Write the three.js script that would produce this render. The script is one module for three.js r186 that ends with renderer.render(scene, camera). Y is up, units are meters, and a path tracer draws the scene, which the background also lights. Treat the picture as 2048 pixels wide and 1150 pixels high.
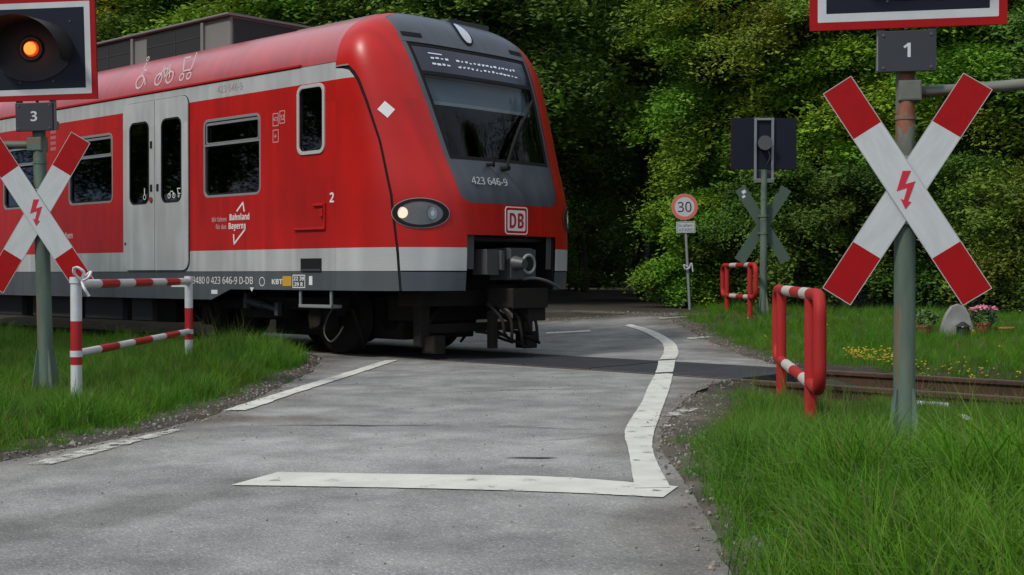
import * as THREE from 'three';
import { mergeGeometries } from 'three/addons/utils/BufferGeometryUtils.js';
import { FontLoader } from 'three/addons/loaders/FontLoader.js';
import { TextGeometry } from 'three/addons/geometries/TextGeometry.js';
import { ImprovedNoise } from 'three/addons/math/ImprovedNoise.js';

// ------------------------------------------------------------------ camera, sky, sun, exposure
const scene = new THREE.Scene();
const camera = new THREE.PerspectiveCamera(24.94, 2048 / 1150, 0.1, 400);
camera.position.set(0, 0.949, 0);
camera.rotation.x = -0.0104;
const renderer = new THREE.WebGLRenderer({ antialias: true });
renderer.setSize(1024, 575);
renderer.toneMapping = THREE.LinearToneMapping;
renderer.toneMappingExposure = 1.02;
renderer.shadowMap.enabled = true;
document.body?.appendChild?.(renderer.domElement);

const perlin = new ImprovedNoise();
const noise = (x, y = 0, z = 0) => perlin.noise(x + 31.7, y + 17.3, z + 5.1);
const fbm = (x, y, z = 0, o = 4) => { let a = 0, w = 0.5, f = 1; for (let i = 0; i < o; i++) { a += w * noise(x * f, y * f, z * f + i * 7.7); w *= 0.5; f *= 2.03; } return a; };
let seed = 12345;
const rnd = () => { seed = (seed * 1664525 + 1013904223) >>> 0; return seed / 4294967296; };
const rr = (a, b) => a + (b - a) * rnd();
const clamp = (x, a = 0, b = 1) => Math.min(b, Math.max(a, x));
const sm = (a, b, x) => { const t = clamp((x - a) / (b - a)); return t * t * (3 - 2 * t); };
const lerp = (a, b, t) => a + (b - a) * t;
const interp = (pts, x) => {
  if (x <= pts[0][0]) return pts[0][1];
  for (let i = 1; i < pts.length; i++) if (x <= pts[i][0]) return lerp(pts[i - 1][1], pts[i][1], (x - pts[i - 1][0]) / (pts[i][0] - pts[i - 1][0]));
  return pts[pts.length - 1][1];
};

const SUN = new THREE.Vector3(-0.5, 0.72, 0.48).normalize();
{ // a bright, broken overcast; the same kind of cloud all round
  const w = 1024, h = 512, a = new Float32Array(w * h * 4);
  for (let j = 0; j < h; j++) for (let i = 0; i < w; i++) {
    const th = (j + 0.5) / h * Math.PI - Math.PI / 2, ph = (i + 0.5) / w * Math.PI * 2;
    const y = Math.sin(th), x = Math.cos(th) * Math.cos(ph), z = Math.cos(th) * Math.sin(ph);
    const k = 1 / (Math.max(y, 0) + 0.28);
    const c = sm(-0.28, 0.32, fbm(x * k * 1.1, z * k * 1.1, 3.3, 5));
    const up = clamp(y);
    const cl = lerp(0.62, 1.02, fbm(x * k * 2.1, z * k * 2.1, 9.1, 4) + 0.5);
    const blue = [0.32, 0.46, 0.70];
    const o = (j * w + i) * 4;
    const dim = y < 0 ? 0.35 : 0.86 + 0.22 * up;
    a[o] = lerp(blue[0], cl, c) * dim; a[o + 1] = lerp(blue[1], cl * 1.015, c) * dim; a[o + 2] = lerp(blue[2], cl * 1.05, c) * dim; a[o + 3] = 1;
  }
  const t = new THREE.DataTexture(a, w, h, THREE.RGBAFormat, THREE.FloatType);
  t.mapping = THREE.EquirectangularReflectionMapping; t.magFilter = t.minFilter = THREE.LinearFilter; t.needsUpdate = true;
  scene.background = t; scene.environment = t;
}
const sun = new THREE.DirectionalLight(new THREE.Color().setRGB(1, 0.95, 0.86), 2.4);
sun.position.copy(SUN).multiplyScalar(60).add(new THREE.Vector3(0, 0, -16)); sun.target.position.set(0, 0, -16);
sun.castShadow = true; sun.shadow.radius = 16; sun.shadow.mapSize.set(2048, 2048);
Object.assign(sun.shadow.camera, { left: -40, right: 40, top: 40, bottom: -40, near: 1, far: 140 });
scene.add(sun, sun.target);

// ------------------------------------------------------------------ helpers
const V = (x, y, z) => new THREE.Vector3(x, y, z);
const rgb = (r, g, b) => new THREE.Color().setRGB(r, g, b);
const std = (r, g, b, rough = 0.8, metal = 0, extra = {}) => new THREE.MeshStandardMaterial({ color: rgb(r, g, b), roughness: rough, metalness: metal, side: THREE.DoubleSide, ...extra });
const phys = (r, g, b, rough, extra = {}) => new THREE.MeshPhysicalMaterial({ color: rgb(r, g, b), roughness: rough, side: THREE.DoubleSide, ...extra });
const used = {};
const numbered = (n) => { used[n] = (used[n] ?? -1) + 1; return used[n] ? `${n}_${String(used[n]).padStart(3, '0')}` : n; };
function thing(name, label, category, pos = [0, 0, 0], yaw = 0, group) {
  const o = new THREE.Group(); o.name = numbered(name); o.position.set(...pos); o.rotation.y = yaw;
  o.userData = { label, category }; if (group) o.userData.group = group; scene.add(o); return o;
}
function part(parent, name, geo, mat, label) {
  const m = new THREE.Mesh(geo, mat); m.name = name; if (label) m.userData.label = label; parent.add(m); return m;
}
function single(name, geo, mat, label, category, group) {
  const m = new THREE.Mesh(geo, mat); m.name = numbered(name); m.userData = { label, category }; if (group) m.userData.group = group; scene.add(m); return m;
}
function structure(name, geo, mat) { const m = geo ? new THREE.Mesh(geo, mat) : new THREE.Group(); m.name = numbered(name); m.userData.kind = 'structure'; scene.add(m); return m; }
const sub = (parent, name) => { const g = new THREE.Group(); g.name = name; parent.add(g); return g; };
function instances(name, geo, mat, list, parent = scene, colors) {
  const m = new THREE.InstancedMesh(geo, mat, list.length); m.name = parent === scene ? numbered(name) : name;
  list.forEach((x, i) => m.setMatrixAt(i, x)); if (colors) colors.forEach((c, i) => m.setColorAt(i, c));
  m.userData.kind = 'stuff'; parent.add(m); return m;
}
function merge(list) {
  const uv = list.every((g) => g.attributes.uv);
  return mergeGeometries(list.map((g) => { const q = g.index ? g.toNonIndexed() : g.clone(); for (const k of Object.keys(q.attributes)) if (!['position', 'normal', 'color'].includes(k) && !(k === 'uv' && uv)) q.deleteAttribute(k); return q; }));
}
const mtx = (p, q, s) => new THREE.Matrix4().compose(p, q, typeof s === 'number' ? V(s, s, s) : s);
const eul = (x, y, z, o = 'YXZ') => new THREE.Quaternion().setFromEuler(new THREE.Euler(x, y, z, o));
const box = (w, h, d, x = 0, y = 0, z = 0) => new THREE.BoxGeometry(w, h, d).translate(x, y, z);
function bevelBox(w, h, d, b = 0.006, x = 0, y = 0, z = 0) {
  const s = new THREE.Shape(); const W = w / 2 - b, H = h / 2 - b;
  s.moveTo(-W, -H); s.lineTo(W, -H); s.lineTo(W, H); s.lineTo(-W, H); s.closePath();
  return new THREE.ExtrudeGeometry(s, { depth: d - 2 * b, bevelEnabled: true, bevelSize: b, bevelThickness: b, bevelSegments: 2 }).translate(x, y, z - d / 2 + b);
}
function rod(a, b, r, r2 = r, seg = 12) {
  const d = b.clone().sub(a), L = d.length();
  const g = new THREE.CylinderGeometry(r2, r, L, seg, 1);
  g.applyQuaternion(new THREE.Quaternion().setFromUnitVectors(V(0, 1, 0), d.normalize())); g.translate(...a.clone().add(b).multiplyScalar(0.5).toArray()); return g;
}
const tube = (pts, r, n = 32, seg = 8, closed = false) => new THREE.TubeGeometry(new THREE.CatmullRomCurve3(pts, closed, 'centripetal'), n, r, seg, closed);
function rrect(x0, y0, x1, y1, r, P = THREE.Shape) {
  const s = new P(); s.moveTo(x0 + r, y0); s.lineTo(x1 - r, y0); s.absarc(x1 - r, y0 + r, r, -Math.PI / 2, 0); s.lineTo(x1, y1 - r); s.absarc(x1 - r, y1 - r, r, 0, Math.PI / 2);
  s.lineTo(x0 + r, y1); s.absarc(x0 + r, y1 - r, r, Math.PI / 2, Math.PI); s.lineTo(x0, y0 + r); s.absarc(x0 + r, y0 + r, r, Math.PI, Math.PI * 1.5); return s;
}
const extr = (shape, depth, z = 0, bev = 0) => new THREE.ExtrudeGeometry(shape, { depth, bevelEnabled: bev > 0, bevelSize: bev, bevelThickness: bev, bevelSegments: 2, curveSegments: 8 }).translate(0, 0, z);
const fontB = await new FontLoader().loadAsync('fonts/droid/droid_sans_bold.typeface.json');
const fontR = await new FontLoader().loadAsync('fonts/droid/droid_sans_regular.typeface.json');
function text(str, size, { center = false, font = fontB, depth = 0.002, width } = {}) {
  const g = new TextGeometry(str, { font, size, depth, curveSegments: 3, bevelEnabled: false }); g.computeBoundingBox();
  const b = g.boundingBox; g.translate(-b.min.x, 0, 0); const w = b.max.x - b.min.x;
  if (width) g.scale(width / w, 1, 1);
  if (center) g.translate(-(width || w) / 2, -size / 2, 0);
  return g;
}
function tex(n, fn, srgb = true, rep) {
  const a = new Uint8Array(n * n * 4);
  for (let j = 0; j < n; j++) for (let i = 0; i < n; i++) { const c = fn(i / n, j / n, i, j); const o = (j * n + i) * 4; a[o] = clamp(c[0], 0, 255); a[o + 1] = clamp(c[1], 0, 255); a[o + 2] = clamp(c[2], 0, 255); a[o + 3] = c[3] ?? 255; }
  const t = new THREE.DataTexture(a, n, n); t.wrapS = t.wrapT = THREE.RepeatWrapping; t.magFilter = THREE.LinearFilter; t.minFilter = THREE.LinearMipmapLinearFilter; t.generateMipmaps = true;
  if (srgb) t.colorSpace = THREE.SRGBColorSpace; if (rep) t.repeat.set(rep, rep); t.needsUpdate = true; return t;
}
const h2 = (i, j) => { let n = (i * 374761393 + j * 668265263) | 0; n = Math.imul(n ^ (n >>> 13), 1274126177); return ((n ^ (n >>> 16)) >>> 0) / 4294967296; };
// tiling value noise
const tv = (u, v, n, k = 0) => { const x = u * n, y = v * n, i = Math.floor(x), j = Math.floor(y); let a = x - i, b = y - j; a = a * a * (3 - 2 * a); b = b * b * (3 - 2 * b); const q = (p, r) => h2(((p % n) + n) % n + k * 91, ((r % n) + n) % n + k * 57); return lerp(lerp(q(i, j), q(i + 1, j), a), lerp(q(i, j + 1), q(i + 1, j + 1), a), b); };
const tfbm = (u, v, n, k = 0) => tv(u, v, n, k) * 0.5 + tv(u, v, n * 2, k + 1) * 0.27 + tv(u, v, n * 4, k + 2) * 0.15 + tv(u, v, n * 8, k + 3) * 0.08;

// ------------------------------------------------------------------ place: track frame (s along the rails, n across), depth d = -z
const NX = 0.6805, NZ = 0.7328, NC = 10.69, TRACK_YAW = -0.7485;
const toSN = (x, d) => [NZ * x - NX * d, NX * x + NZ * d];
const fromSN = (s, n) => [NZ * s + NX * n, -NX * s + NZ * n];
const EL = [[-6, -3.4], [3, -3.2], [5, -2.95], [6.5, -2.6], [7.5, -2.25], [8.6, -2.02], [10.2, -1.95], [12.5, -1.95], [14.8, -2.15], [15.6, -2.5]].map(([d, x]) => { const [s, n] = toSN(x, d); return [n, s]; });
const ER = [[-6, 0.5], [3, 0.6], [4.1, 0.7], [5.5, 0.79], [7, 0.82], [8.2, 0.95], [10.2, 1.4], [11.1, 1.7], [12.3, 2.3], [13.2, 2.75], [14.2, 2.75], [16.8, 2.6], [19, 2.5], [21, 2.4]].map(([d, x]) => { const [s, n] = toSN(x, d); return [n, s]; });
const roadL = (n) => (n > 11.2 ? (NZ * n - 21) / NX : interp(EL, n));
const roadR = (n) => interp(ER, n);
const roadIn = (s, n) => (n > 17.1 ? -(n - 17.1) : Math.min(s - roadL(n), roadR(n) - s));
function roadHeight(x, d) { const n = NX * x + NZ * d; return 0.3 * sm(12.6, 18, n) + 0.012 * fbm(x * 0.35, d * 0.35, 1.7, 2) * sm(9.5, 7.5, n); }
const pathIn = (x, d) => 1.25 - Math.abs(x - (0.55 + 0.058 * d));
function ground(x, d) {
  const [s, n] = toSN(x, d);
  let g = 0.3 * sm(12.6, 18, n) + 0.18 * sm(19, 25, n) * sm(-0.2, -1.2, pathIn(x, d));
  const e = roadIn(s, n) + 0.05 * noise(x * 3.1, d * 3.1, 2);
  const soft = sm(0, -0.5, e); g += 0.014 * sm(0.04, -0.06, e);
  g += soft * (0.035 * fbm(x * 0.6, d * 0.6, 4, 3) + 0.012 * noise(x * 3, d * 3, 8));
  g -= 0.045 * sm(0.02, 0.12, e);
  const off = Math.abs(n - NC), cross = Math.max(sm(-12.3, -13.2, s), sm(-6.3, -5.6, s));
  g -= 0.24 * sm(2.3, 1.6, off) * cross + 0.1 * sm(0.95, 0.85, off) * (1 - cross);
  return g;
}
const onGround = (x, d, up = 0) => V(x, ground(x, d) + up, -d);

// ------------------------------------------------------------------ ground
const soilTex = tex(512, (u, v, i, j) => { const f = tfbm(u, v, 8, 2), g = h2(i, j), st = tv(u, v, 128, 9); const k = 0.62 + 0.5 * f + 0.22 * (g - 0.5) + (st > 0.8 ? 0.25 : 0); return [200 * k, 196 * k, 188 * k]; });
const soilBump = tex(512, (u, v, i, j) => { const k = 255 * clamp(0.5 * tfbm(u, v, 16, 5) + 0.35 * tv(u, v, 128, 9) + 0.15 * h2(i, j)); return [k, k, k]; }, false);
{
  const axis = (a, b, fine, lo, hi) => { const o = []; for (let x = lo; x <= hi + 1e-6; x += fine) o.push(x); let st = fine, x = lo; while (x > a) { st *= 1.35; x -= st; o.unshift(Math.max(x, a)); } st = fine; x = hi; while (x < b) { st *= 1.35; x += st; o.push(Math.min(x, b)); } return o; };
  const X = axis(-160, 160, 0.11, -7, 9), D = axis(-60, 240, 0.11, 3, 22.5);
  const P = [], C = [], U = [], I = [];
  for (const d of D) for (const x of X) {
    P.push(x, ground(x, d), -d); U.push(x / 1.3, d / 1.3);
    const [s, n] = toSN(x, d); const e = roadIn(s, n);
    const f = fbm(x * 1.3, d * 1.3, 2, 4);
    let c = [0.075 + 0.02 * f, 0.06 + 0.02 * f, 0.038];                                   // soil with roots under the grass
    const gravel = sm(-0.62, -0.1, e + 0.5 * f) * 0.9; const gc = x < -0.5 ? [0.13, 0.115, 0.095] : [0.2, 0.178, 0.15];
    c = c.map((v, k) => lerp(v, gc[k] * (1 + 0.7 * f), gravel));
    const off = Math.abs(n - NC); const bal = sm(1.9, 1.4, off + 0.3 * f); c = c.map((v, k) => lerp(v, [0.085, 0.07, 0.055][k], bal));
    if (n > 18.5) { const k2 = sm(18.5, 20, n); c = c.map((v, k) => lerp(v, [0.05, 0.036, 0.022][k] * (1 + f), k2)); }
    C.push(...c.map((v) => Math.max(0.01, v)));
  }
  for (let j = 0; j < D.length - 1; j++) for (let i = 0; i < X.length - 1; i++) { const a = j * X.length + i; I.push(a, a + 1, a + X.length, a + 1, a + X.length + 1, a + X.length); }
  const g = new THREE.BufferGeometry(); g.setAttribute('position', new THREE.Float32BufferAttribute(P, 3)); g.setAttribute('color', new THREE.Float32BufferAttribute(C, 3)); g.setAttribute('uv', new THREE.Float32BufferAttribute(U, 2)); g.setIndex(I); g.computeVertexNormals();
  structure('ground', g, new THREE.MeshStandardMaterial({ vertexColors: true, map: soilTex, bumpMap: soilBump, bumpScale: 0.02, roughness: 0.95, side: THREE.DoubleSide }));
}

// ------------------------------------------------------------------ road
const asTex = (() => {
  const n = 1024, L = new Float32Array(n * n).fill(0.5), H = new Float32Array(n * n).fill(0.35);
  for (let k = 0; k < 26000; k++) { const cx = rnd() * n, cy = rnd() * n, r = rr(1.2, 4.2), c = rr(0.34, 0.8) * (rnd() < 0.05 ? 1.25 : 1), hh = rr(0.5, 1), a = rnd() * 3; for (let y = -5; y <= 5; y++) for (let x = -5; x <= 5; x++) { const q = (x * x + y * y + 0.7 * x * y * Math.sin(a)) / (r * r); if (q < 1) { const o = (((cy + y) | 0) + n) % n * n + (((cx + x) | 0) + n) % n; L[o] = lerp(L[o], c, 0.8); H[o] = Math.max(H[o], hh * (1 - q * 0.5)); } } }
  return [tex(n, (u, v, i, j) => { const o = j * n + i; const k = (L[o] * 0.52 + 0.3 * tfbm(u, v, 6, 3) + 0.25) * 235; return [k, k, k * 0.985]; }), tex(n, (u, v, i, j) => { const k = 255 * H[j * n + i]; return [k, k, k]; }, false)];
})();
const roadMat = new THREE.MeshStandardMaterial({ vertexColors: true, map: asTex[0], bumpMap: asTex[1], bumpScale: 0.005, roughness: 0.88, side: THREE.DoubleSide });
function roadColor(x, d) {
  const [s, n] = toSN(x, d);
  const f = fbm(x * 0.7, d * 0.7, 1, 4), f2 = fbm(x * 2.6 + 9, d * 2.6, 6, 4), str = fbm(x * 2.2, d * 0.35, 12, 4);
  let k = 0.46 + 0.14 * f + 0.1 * f2 + 0.08 * str; let c = [k, k, k * 0.995];
  const e = roadIn(s, n);
  // pale dusty wearing course on the left, coarse dark strip where it has worn off
  const up = 8.05 + 0.25 * Math.sin(x * 1.2) + 0.3 * f, lo = 6.35 + 0.35 * f + 0.15 * x;
  const pale = sm(lo - 0.3, lo + 0.25, d) * sm(up + 0.04, up - 0.03, d) * sm(1.2, 0.2, x + f);
  c = c.map((v, q) => lerp(v, [0.58, 0.585, 0.58][q] * (1 + 0.14 * f2), pale * 0.85));
  const strip = sm(0.34, 0.1, Math.abs((d - (5.3 + 1.4 * (x + 1.6))) * 0.6 + 0.35 * f)) * sm(-1.05, -1.35, x + 0.3 * f2);
  c = c.map((v, q) => lerp(v, [0.27, 0.27, 0.262][q] * (1 + 0.5 * f2), strip * 0.8));
  // brown sand washed over the left edge and along the borders
  const sand = clamp(sm(0.75, 0.0, e + 0.9 * f) * 0.75 + sm(0.55, 0.15, Math.hypot((x + 1.55) * 0.8, (d - 8.55) * 1.5) + 0.4 * f2) * 0.8);
  c = c.map((v, q) => lerp(v, [0.25, 0.22, 0.185][q] * (1 + 0.6 * f2), sand));
  const far = sm(11.6, 13, n); c = c.map((v) => v * lerp(1, 0.92 + 0.3 * fbm(s * 2.5, n * 0.4, 3, 3), far));
  return c.map((v) => clamp(v * 1.38, 0.05, 0.95));
}
function roadSheet(n0, n1, dn, lift) {
  const P = [], C = [], U = [], I = [], M = 70; let rows = 0;
  for (let n = n0; n <= n1 + 1e-6; n += dn, rows++) for (let i = 0; i <= M; i++) {
    let a = roadL(n), b = roadR(n); const edge = 0.035 * noise(n * 4.1, 2) + 0.02 * noise(n * 13, 7);
    const s = lerp(a - edge, b + edge, i / M); const [x, d] = fromSN(s, n);
    P.push(x, roadHeight(x, d) + lift, -d); U.push(x / 1.7 + 0.02 * noise(x, d), d / 1.7); C.push(...roadColor(x, d));
  }
  for (let j = 0; j < rows - 1; j++) for (let i = 0; i < M; i++) { const a = j * (M + 1) + i; I.push(a, a + 1, a + M + 1, a + 1, a + M + 2, a + M + 1); }
  const g = new THREE.BufferGeometry(); g.setAttribute('position', new THREE.Float32BufferAttribute(P, 3)); g.setAttribute('color', new THREE.Float32BufferAttribute(C, 3)); g.setAttribute('uv', new THREE.Float32BufferAttribute(U, 2)); g.setIndex(I); g.computeVertexNormals(); return g;
}
structure('road', merge([roadSheet(-7, 1, 0.25, 0), roadSheet(1, 9.88, 0.06, 0), roadSheet(11.5, 17.05, 0.07, 0)]), roadMat);

// worn paint: thin sheets over the asphalt
const wear = tex(512, (u, v, i, j) => { const k = tfbm(u, v, 10, 4) * 0.75 + 0.25 * h2(i, j) + 0.12 * tv(u, v, 90, 8); const a = k < 0.325 ? 0 : 255; return [a, a, a]; }, false);
const wearHard = tex(512, (u, v, i, j) => { const k = tfbm(u, v, 14, 14) * 0.7 + 0.3 * h2(i >> 1, j >> 1); const a = k < 0.5 ? 0 : 255; return [a, a, a]; }, false);
const paintTex = tex(256, (u, v, i, j) => { const k = 215 + 34 * tfbm(u, v, 6, 6) - 20 + 10 * h2(i, j); return [k, k, k * 0.97]; });
const paint = new THREE.MeshStandardMaterial({ color: rgb(0.8, 0.8, 0.77), map: paintTex, alphaMap: wear, roughness: 0.75, side: THREE.DoubleSide, alphaTest: 0.5 });
const paintWorn = new THREE.MeshStandardMaterial({ color: rgb(0.72, 0.72, 0.69), map: paintTex, alphaMap: wearHard, roughness: 0.8, side: THREE.DoubleSide, alphaTest: 0.5 });
function stripe(left, right, lift = 0.006, steps = 60, jit = 0.006) { // two polylines [x, d]
  const at = (pl, t) => { const k = t * (pl.length - 1), i = Math.min(pl.length - 2, Math.floor(k)), f = k - i; const q = (m, c) => pl[clamp(m, 0, pl.length - 1)][c]; const cr = (c) => { const p0 = q(i - 1, c), p1 = q(i, c), p2 = q(i + 1, c), p3 = q(i + 2, c); return 0.5 * (2 * p1 + (p2 - p0) * f + (2 * p0 - 5 * p1 + 4 * p2 - p3) * f * f + (3 * p1 - p0 - 3 * p2 + p3) * f ** 3); }; return [cr(0), cr(1)]; };
  const P = [], U = [], I = [], M = 4;
  for (let j = 0; j <= steps; j++) { const a = at(left, j / steps), b = at(right, j / steps); for (let i = 0; i <= M; i++) { const e = i === 0 || i === M ? jit * noise(j * 0.7, i * 3.3 + a[0]) : 0; const x = lerp(a[0], b[0], i / M) + e, d = lerp(a[1], b[1], i / M) + e; P.push(x, roadHeight(x, d) + lift, -d); U.push(x / 0.9, d / 0.9); } }
  for (let j = 0; j < steps; j++) for (let i = 0; i < M; i++) { const a = j * (M + 1) + i; I.push(a, a + 1, a + M + 1, a + 1, a + M + 2, a + M + 1); }
  const g = new THREE.BufferGeometry(); g.setAttribute('position', new THREE.Float32BufferAttribute(P, 3)); g.setAttribute('uv', new THREE.Float32BufferAttribute(U, 2)); g.setIndex(I); g.computeVertexNormals(); return g;
}
const G = (px, py, g = 0) => { const d = 2600 * (0.949 - g) / (py - 548); return [(px - 1024) / 2600 * d, d]; };
structure('stop_line', stripe([[-1.26, 5.82], [-0.5, 5.74], [0.2, 5.62], [0.64, 5.5]], [[-1.12, 6.2], [-0.5, 6.13], [0.2, 6.04], [0.74, 5.78]], 0.005, 60), paint);
structure('edge_line_right', stripe([[0.54, 5.72], [0.62, 6.9], [0.69, 7.9], [0.93, 9.4], [1.16, 11.0], [1.35, 12.25]], [[0.7, 5.74], [0.75, 6.9], [0.87, 7.9], [1.1, 9.4], [1.34, 11.0], [1.53, 12.35]], 0.007, 60), paint);
structure('edge_line_right', stripe([[1.36, 12.32], [1.48, 13.2], [1.57, 13.95]], [[1.54, 12.42], [1.65, 13.2], [1.77, 14.1]], 0.015, 20), paint);
structure('edge_line_right', stripe([[1.63, 14.35], [1.82, 15.6], [1.96, 17.0], [1.9, 18.4], [1.7, 19.6]], [[1.82, 14.45], [2.0, 15.6], [2.12, 17.0], [2.05, 18.5], [1.8, 19.75]], 0.008, 40), paint);
structure('edge_line_left', stripe([[-2.0, 9.0], [-1.83, 10.4], [-1.6, 12.4], [-1.38, 14.2]], [[-1.84, 9.02], [-1.69, 10.4], [-1.46, 12.4], [-1.24, 14.3]], 0.007, 60, 0.02), paint);
structure('edge_line_left', stripe([[-2.4, 6.45], [-2.27, 7.1], [-2.06, 7.9]], [[-2.28, 6.45], [-2.13, 7.15], [-1.98, 7.9]], 0.007, 30, 0.03), paintWorn);
structure('far_stop_line', stripe([[0.5, 19.0], [1.15, 19.0]], [[0.5, 19.2], [1.15, 19.2]], 0.008, 12), paint);
structure('worn_marking', stripe([[0.93, 8.0], [1.02, 8.05]], [[0.95, 8.1], [1.06, 8.12]], 0.01, 8), paint);
structure('worn_marking', stripe([[1.0, 8.6], [1.2, 9.1]], [[1.08, 8.55], [1.3, 9.05]], 0.012, 12, 0.05), paintWorn);
structure('worn_marking', stripe([[2.35, 17.3], [2.75, 17.4]], [[2.35, 17.5], [2.75, 17.6]], 0.012, 12, 0.05), paintWorn);
structure('worn_marking', stripe([[2.3, 20.2], [2.75, 20.3]], [[2.3, 20.4], [2.75, 20.45]], 0.02, 12, 0.05), paintWorn);
{ // the open joint across the road where two asphalt layers meet, and cracks: dark fill laid over the surface
  const tar = std(0.05, 0.05, 0.05, 0.9); const wig = (x) => 0.05 * noise(x * 2.2, 1) + 0.02 * noise(x * 9, 4);
  const line = (x0, x1, f, w) => { const a = [], b = []; for (let k = 0; k <= 24; k++) { const x = lerp(x0, x1, k / 24), d = f(x) + wig(x), hw = w * Math.sin(Math.PI * k / 24) * (0.6 + 0.8 * Math.abs(noise(x * 5, 8))); a.push([x, d - hw]); b.push([x, d + hw]); } return stripe(a, b, 0.005, 72, 0); };
  structure('asphalt_joint', line(-1.6, -0.35, (x) => 8.17 + 0.03 * x, 0.02), tar);
  structure('asphalt_joint', line(-0.3, 0.6, (x) => 8.1 - 0.25 * (x + 0.3), 0.008), tar);
  structure('asphalt_joint', line(-0.05, 0.25, (x) => 6.65 + 0.1 * x, 0.025), tar);
  structure('asphalt_joint', line(-1.7, -0.9, (x) => 11.8 + 0.5 * x, 0.012), tar); structure('asphalt_joint', line(0.1, 0.62, (x) => 7.2 + 0.8 * x, 0.006), tar);
  structure('asphalt_joint', line(-0.9, 1.0, (x) => 10.6 + 0.3 * x, 0.012), tar);
}

// crossing panels between the rails
{
  const deck = structure('crossing_deck');
  const rubber = tex(256, (u, v, i, j) => { const k = 120 + 70 * tfbm(u, v, 5, 3) + 20 * h2(i, j) + 40 * (tv(u, v * 0.1, 30, 4) - 0.5); return [k, k, k * 1.03]; });
  const m = [0.95, 1.05, 1.15].map((k) => new THREE.MeshStandardMaterial({ color: rgb(0.062 * k, 0.064 * k, 0.072 * k), map: rubber, roughness: 0.6, side: THREE.DoubleSide }));
  const g = bevelBox(0.888, 0.09, 1.33, 0.008);
  for (let k = 0; k < 6; k++) { const [x, d] = fromSN(-11.4 + k * 0.9, NC); const p = part(deck, 'rubber_panel', g, m[k % 3]); p.position.set(x, -0.036 + 0.003 * (k % 2), -d); p.rotation.y = TRACK_YAW; }
}

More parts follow.
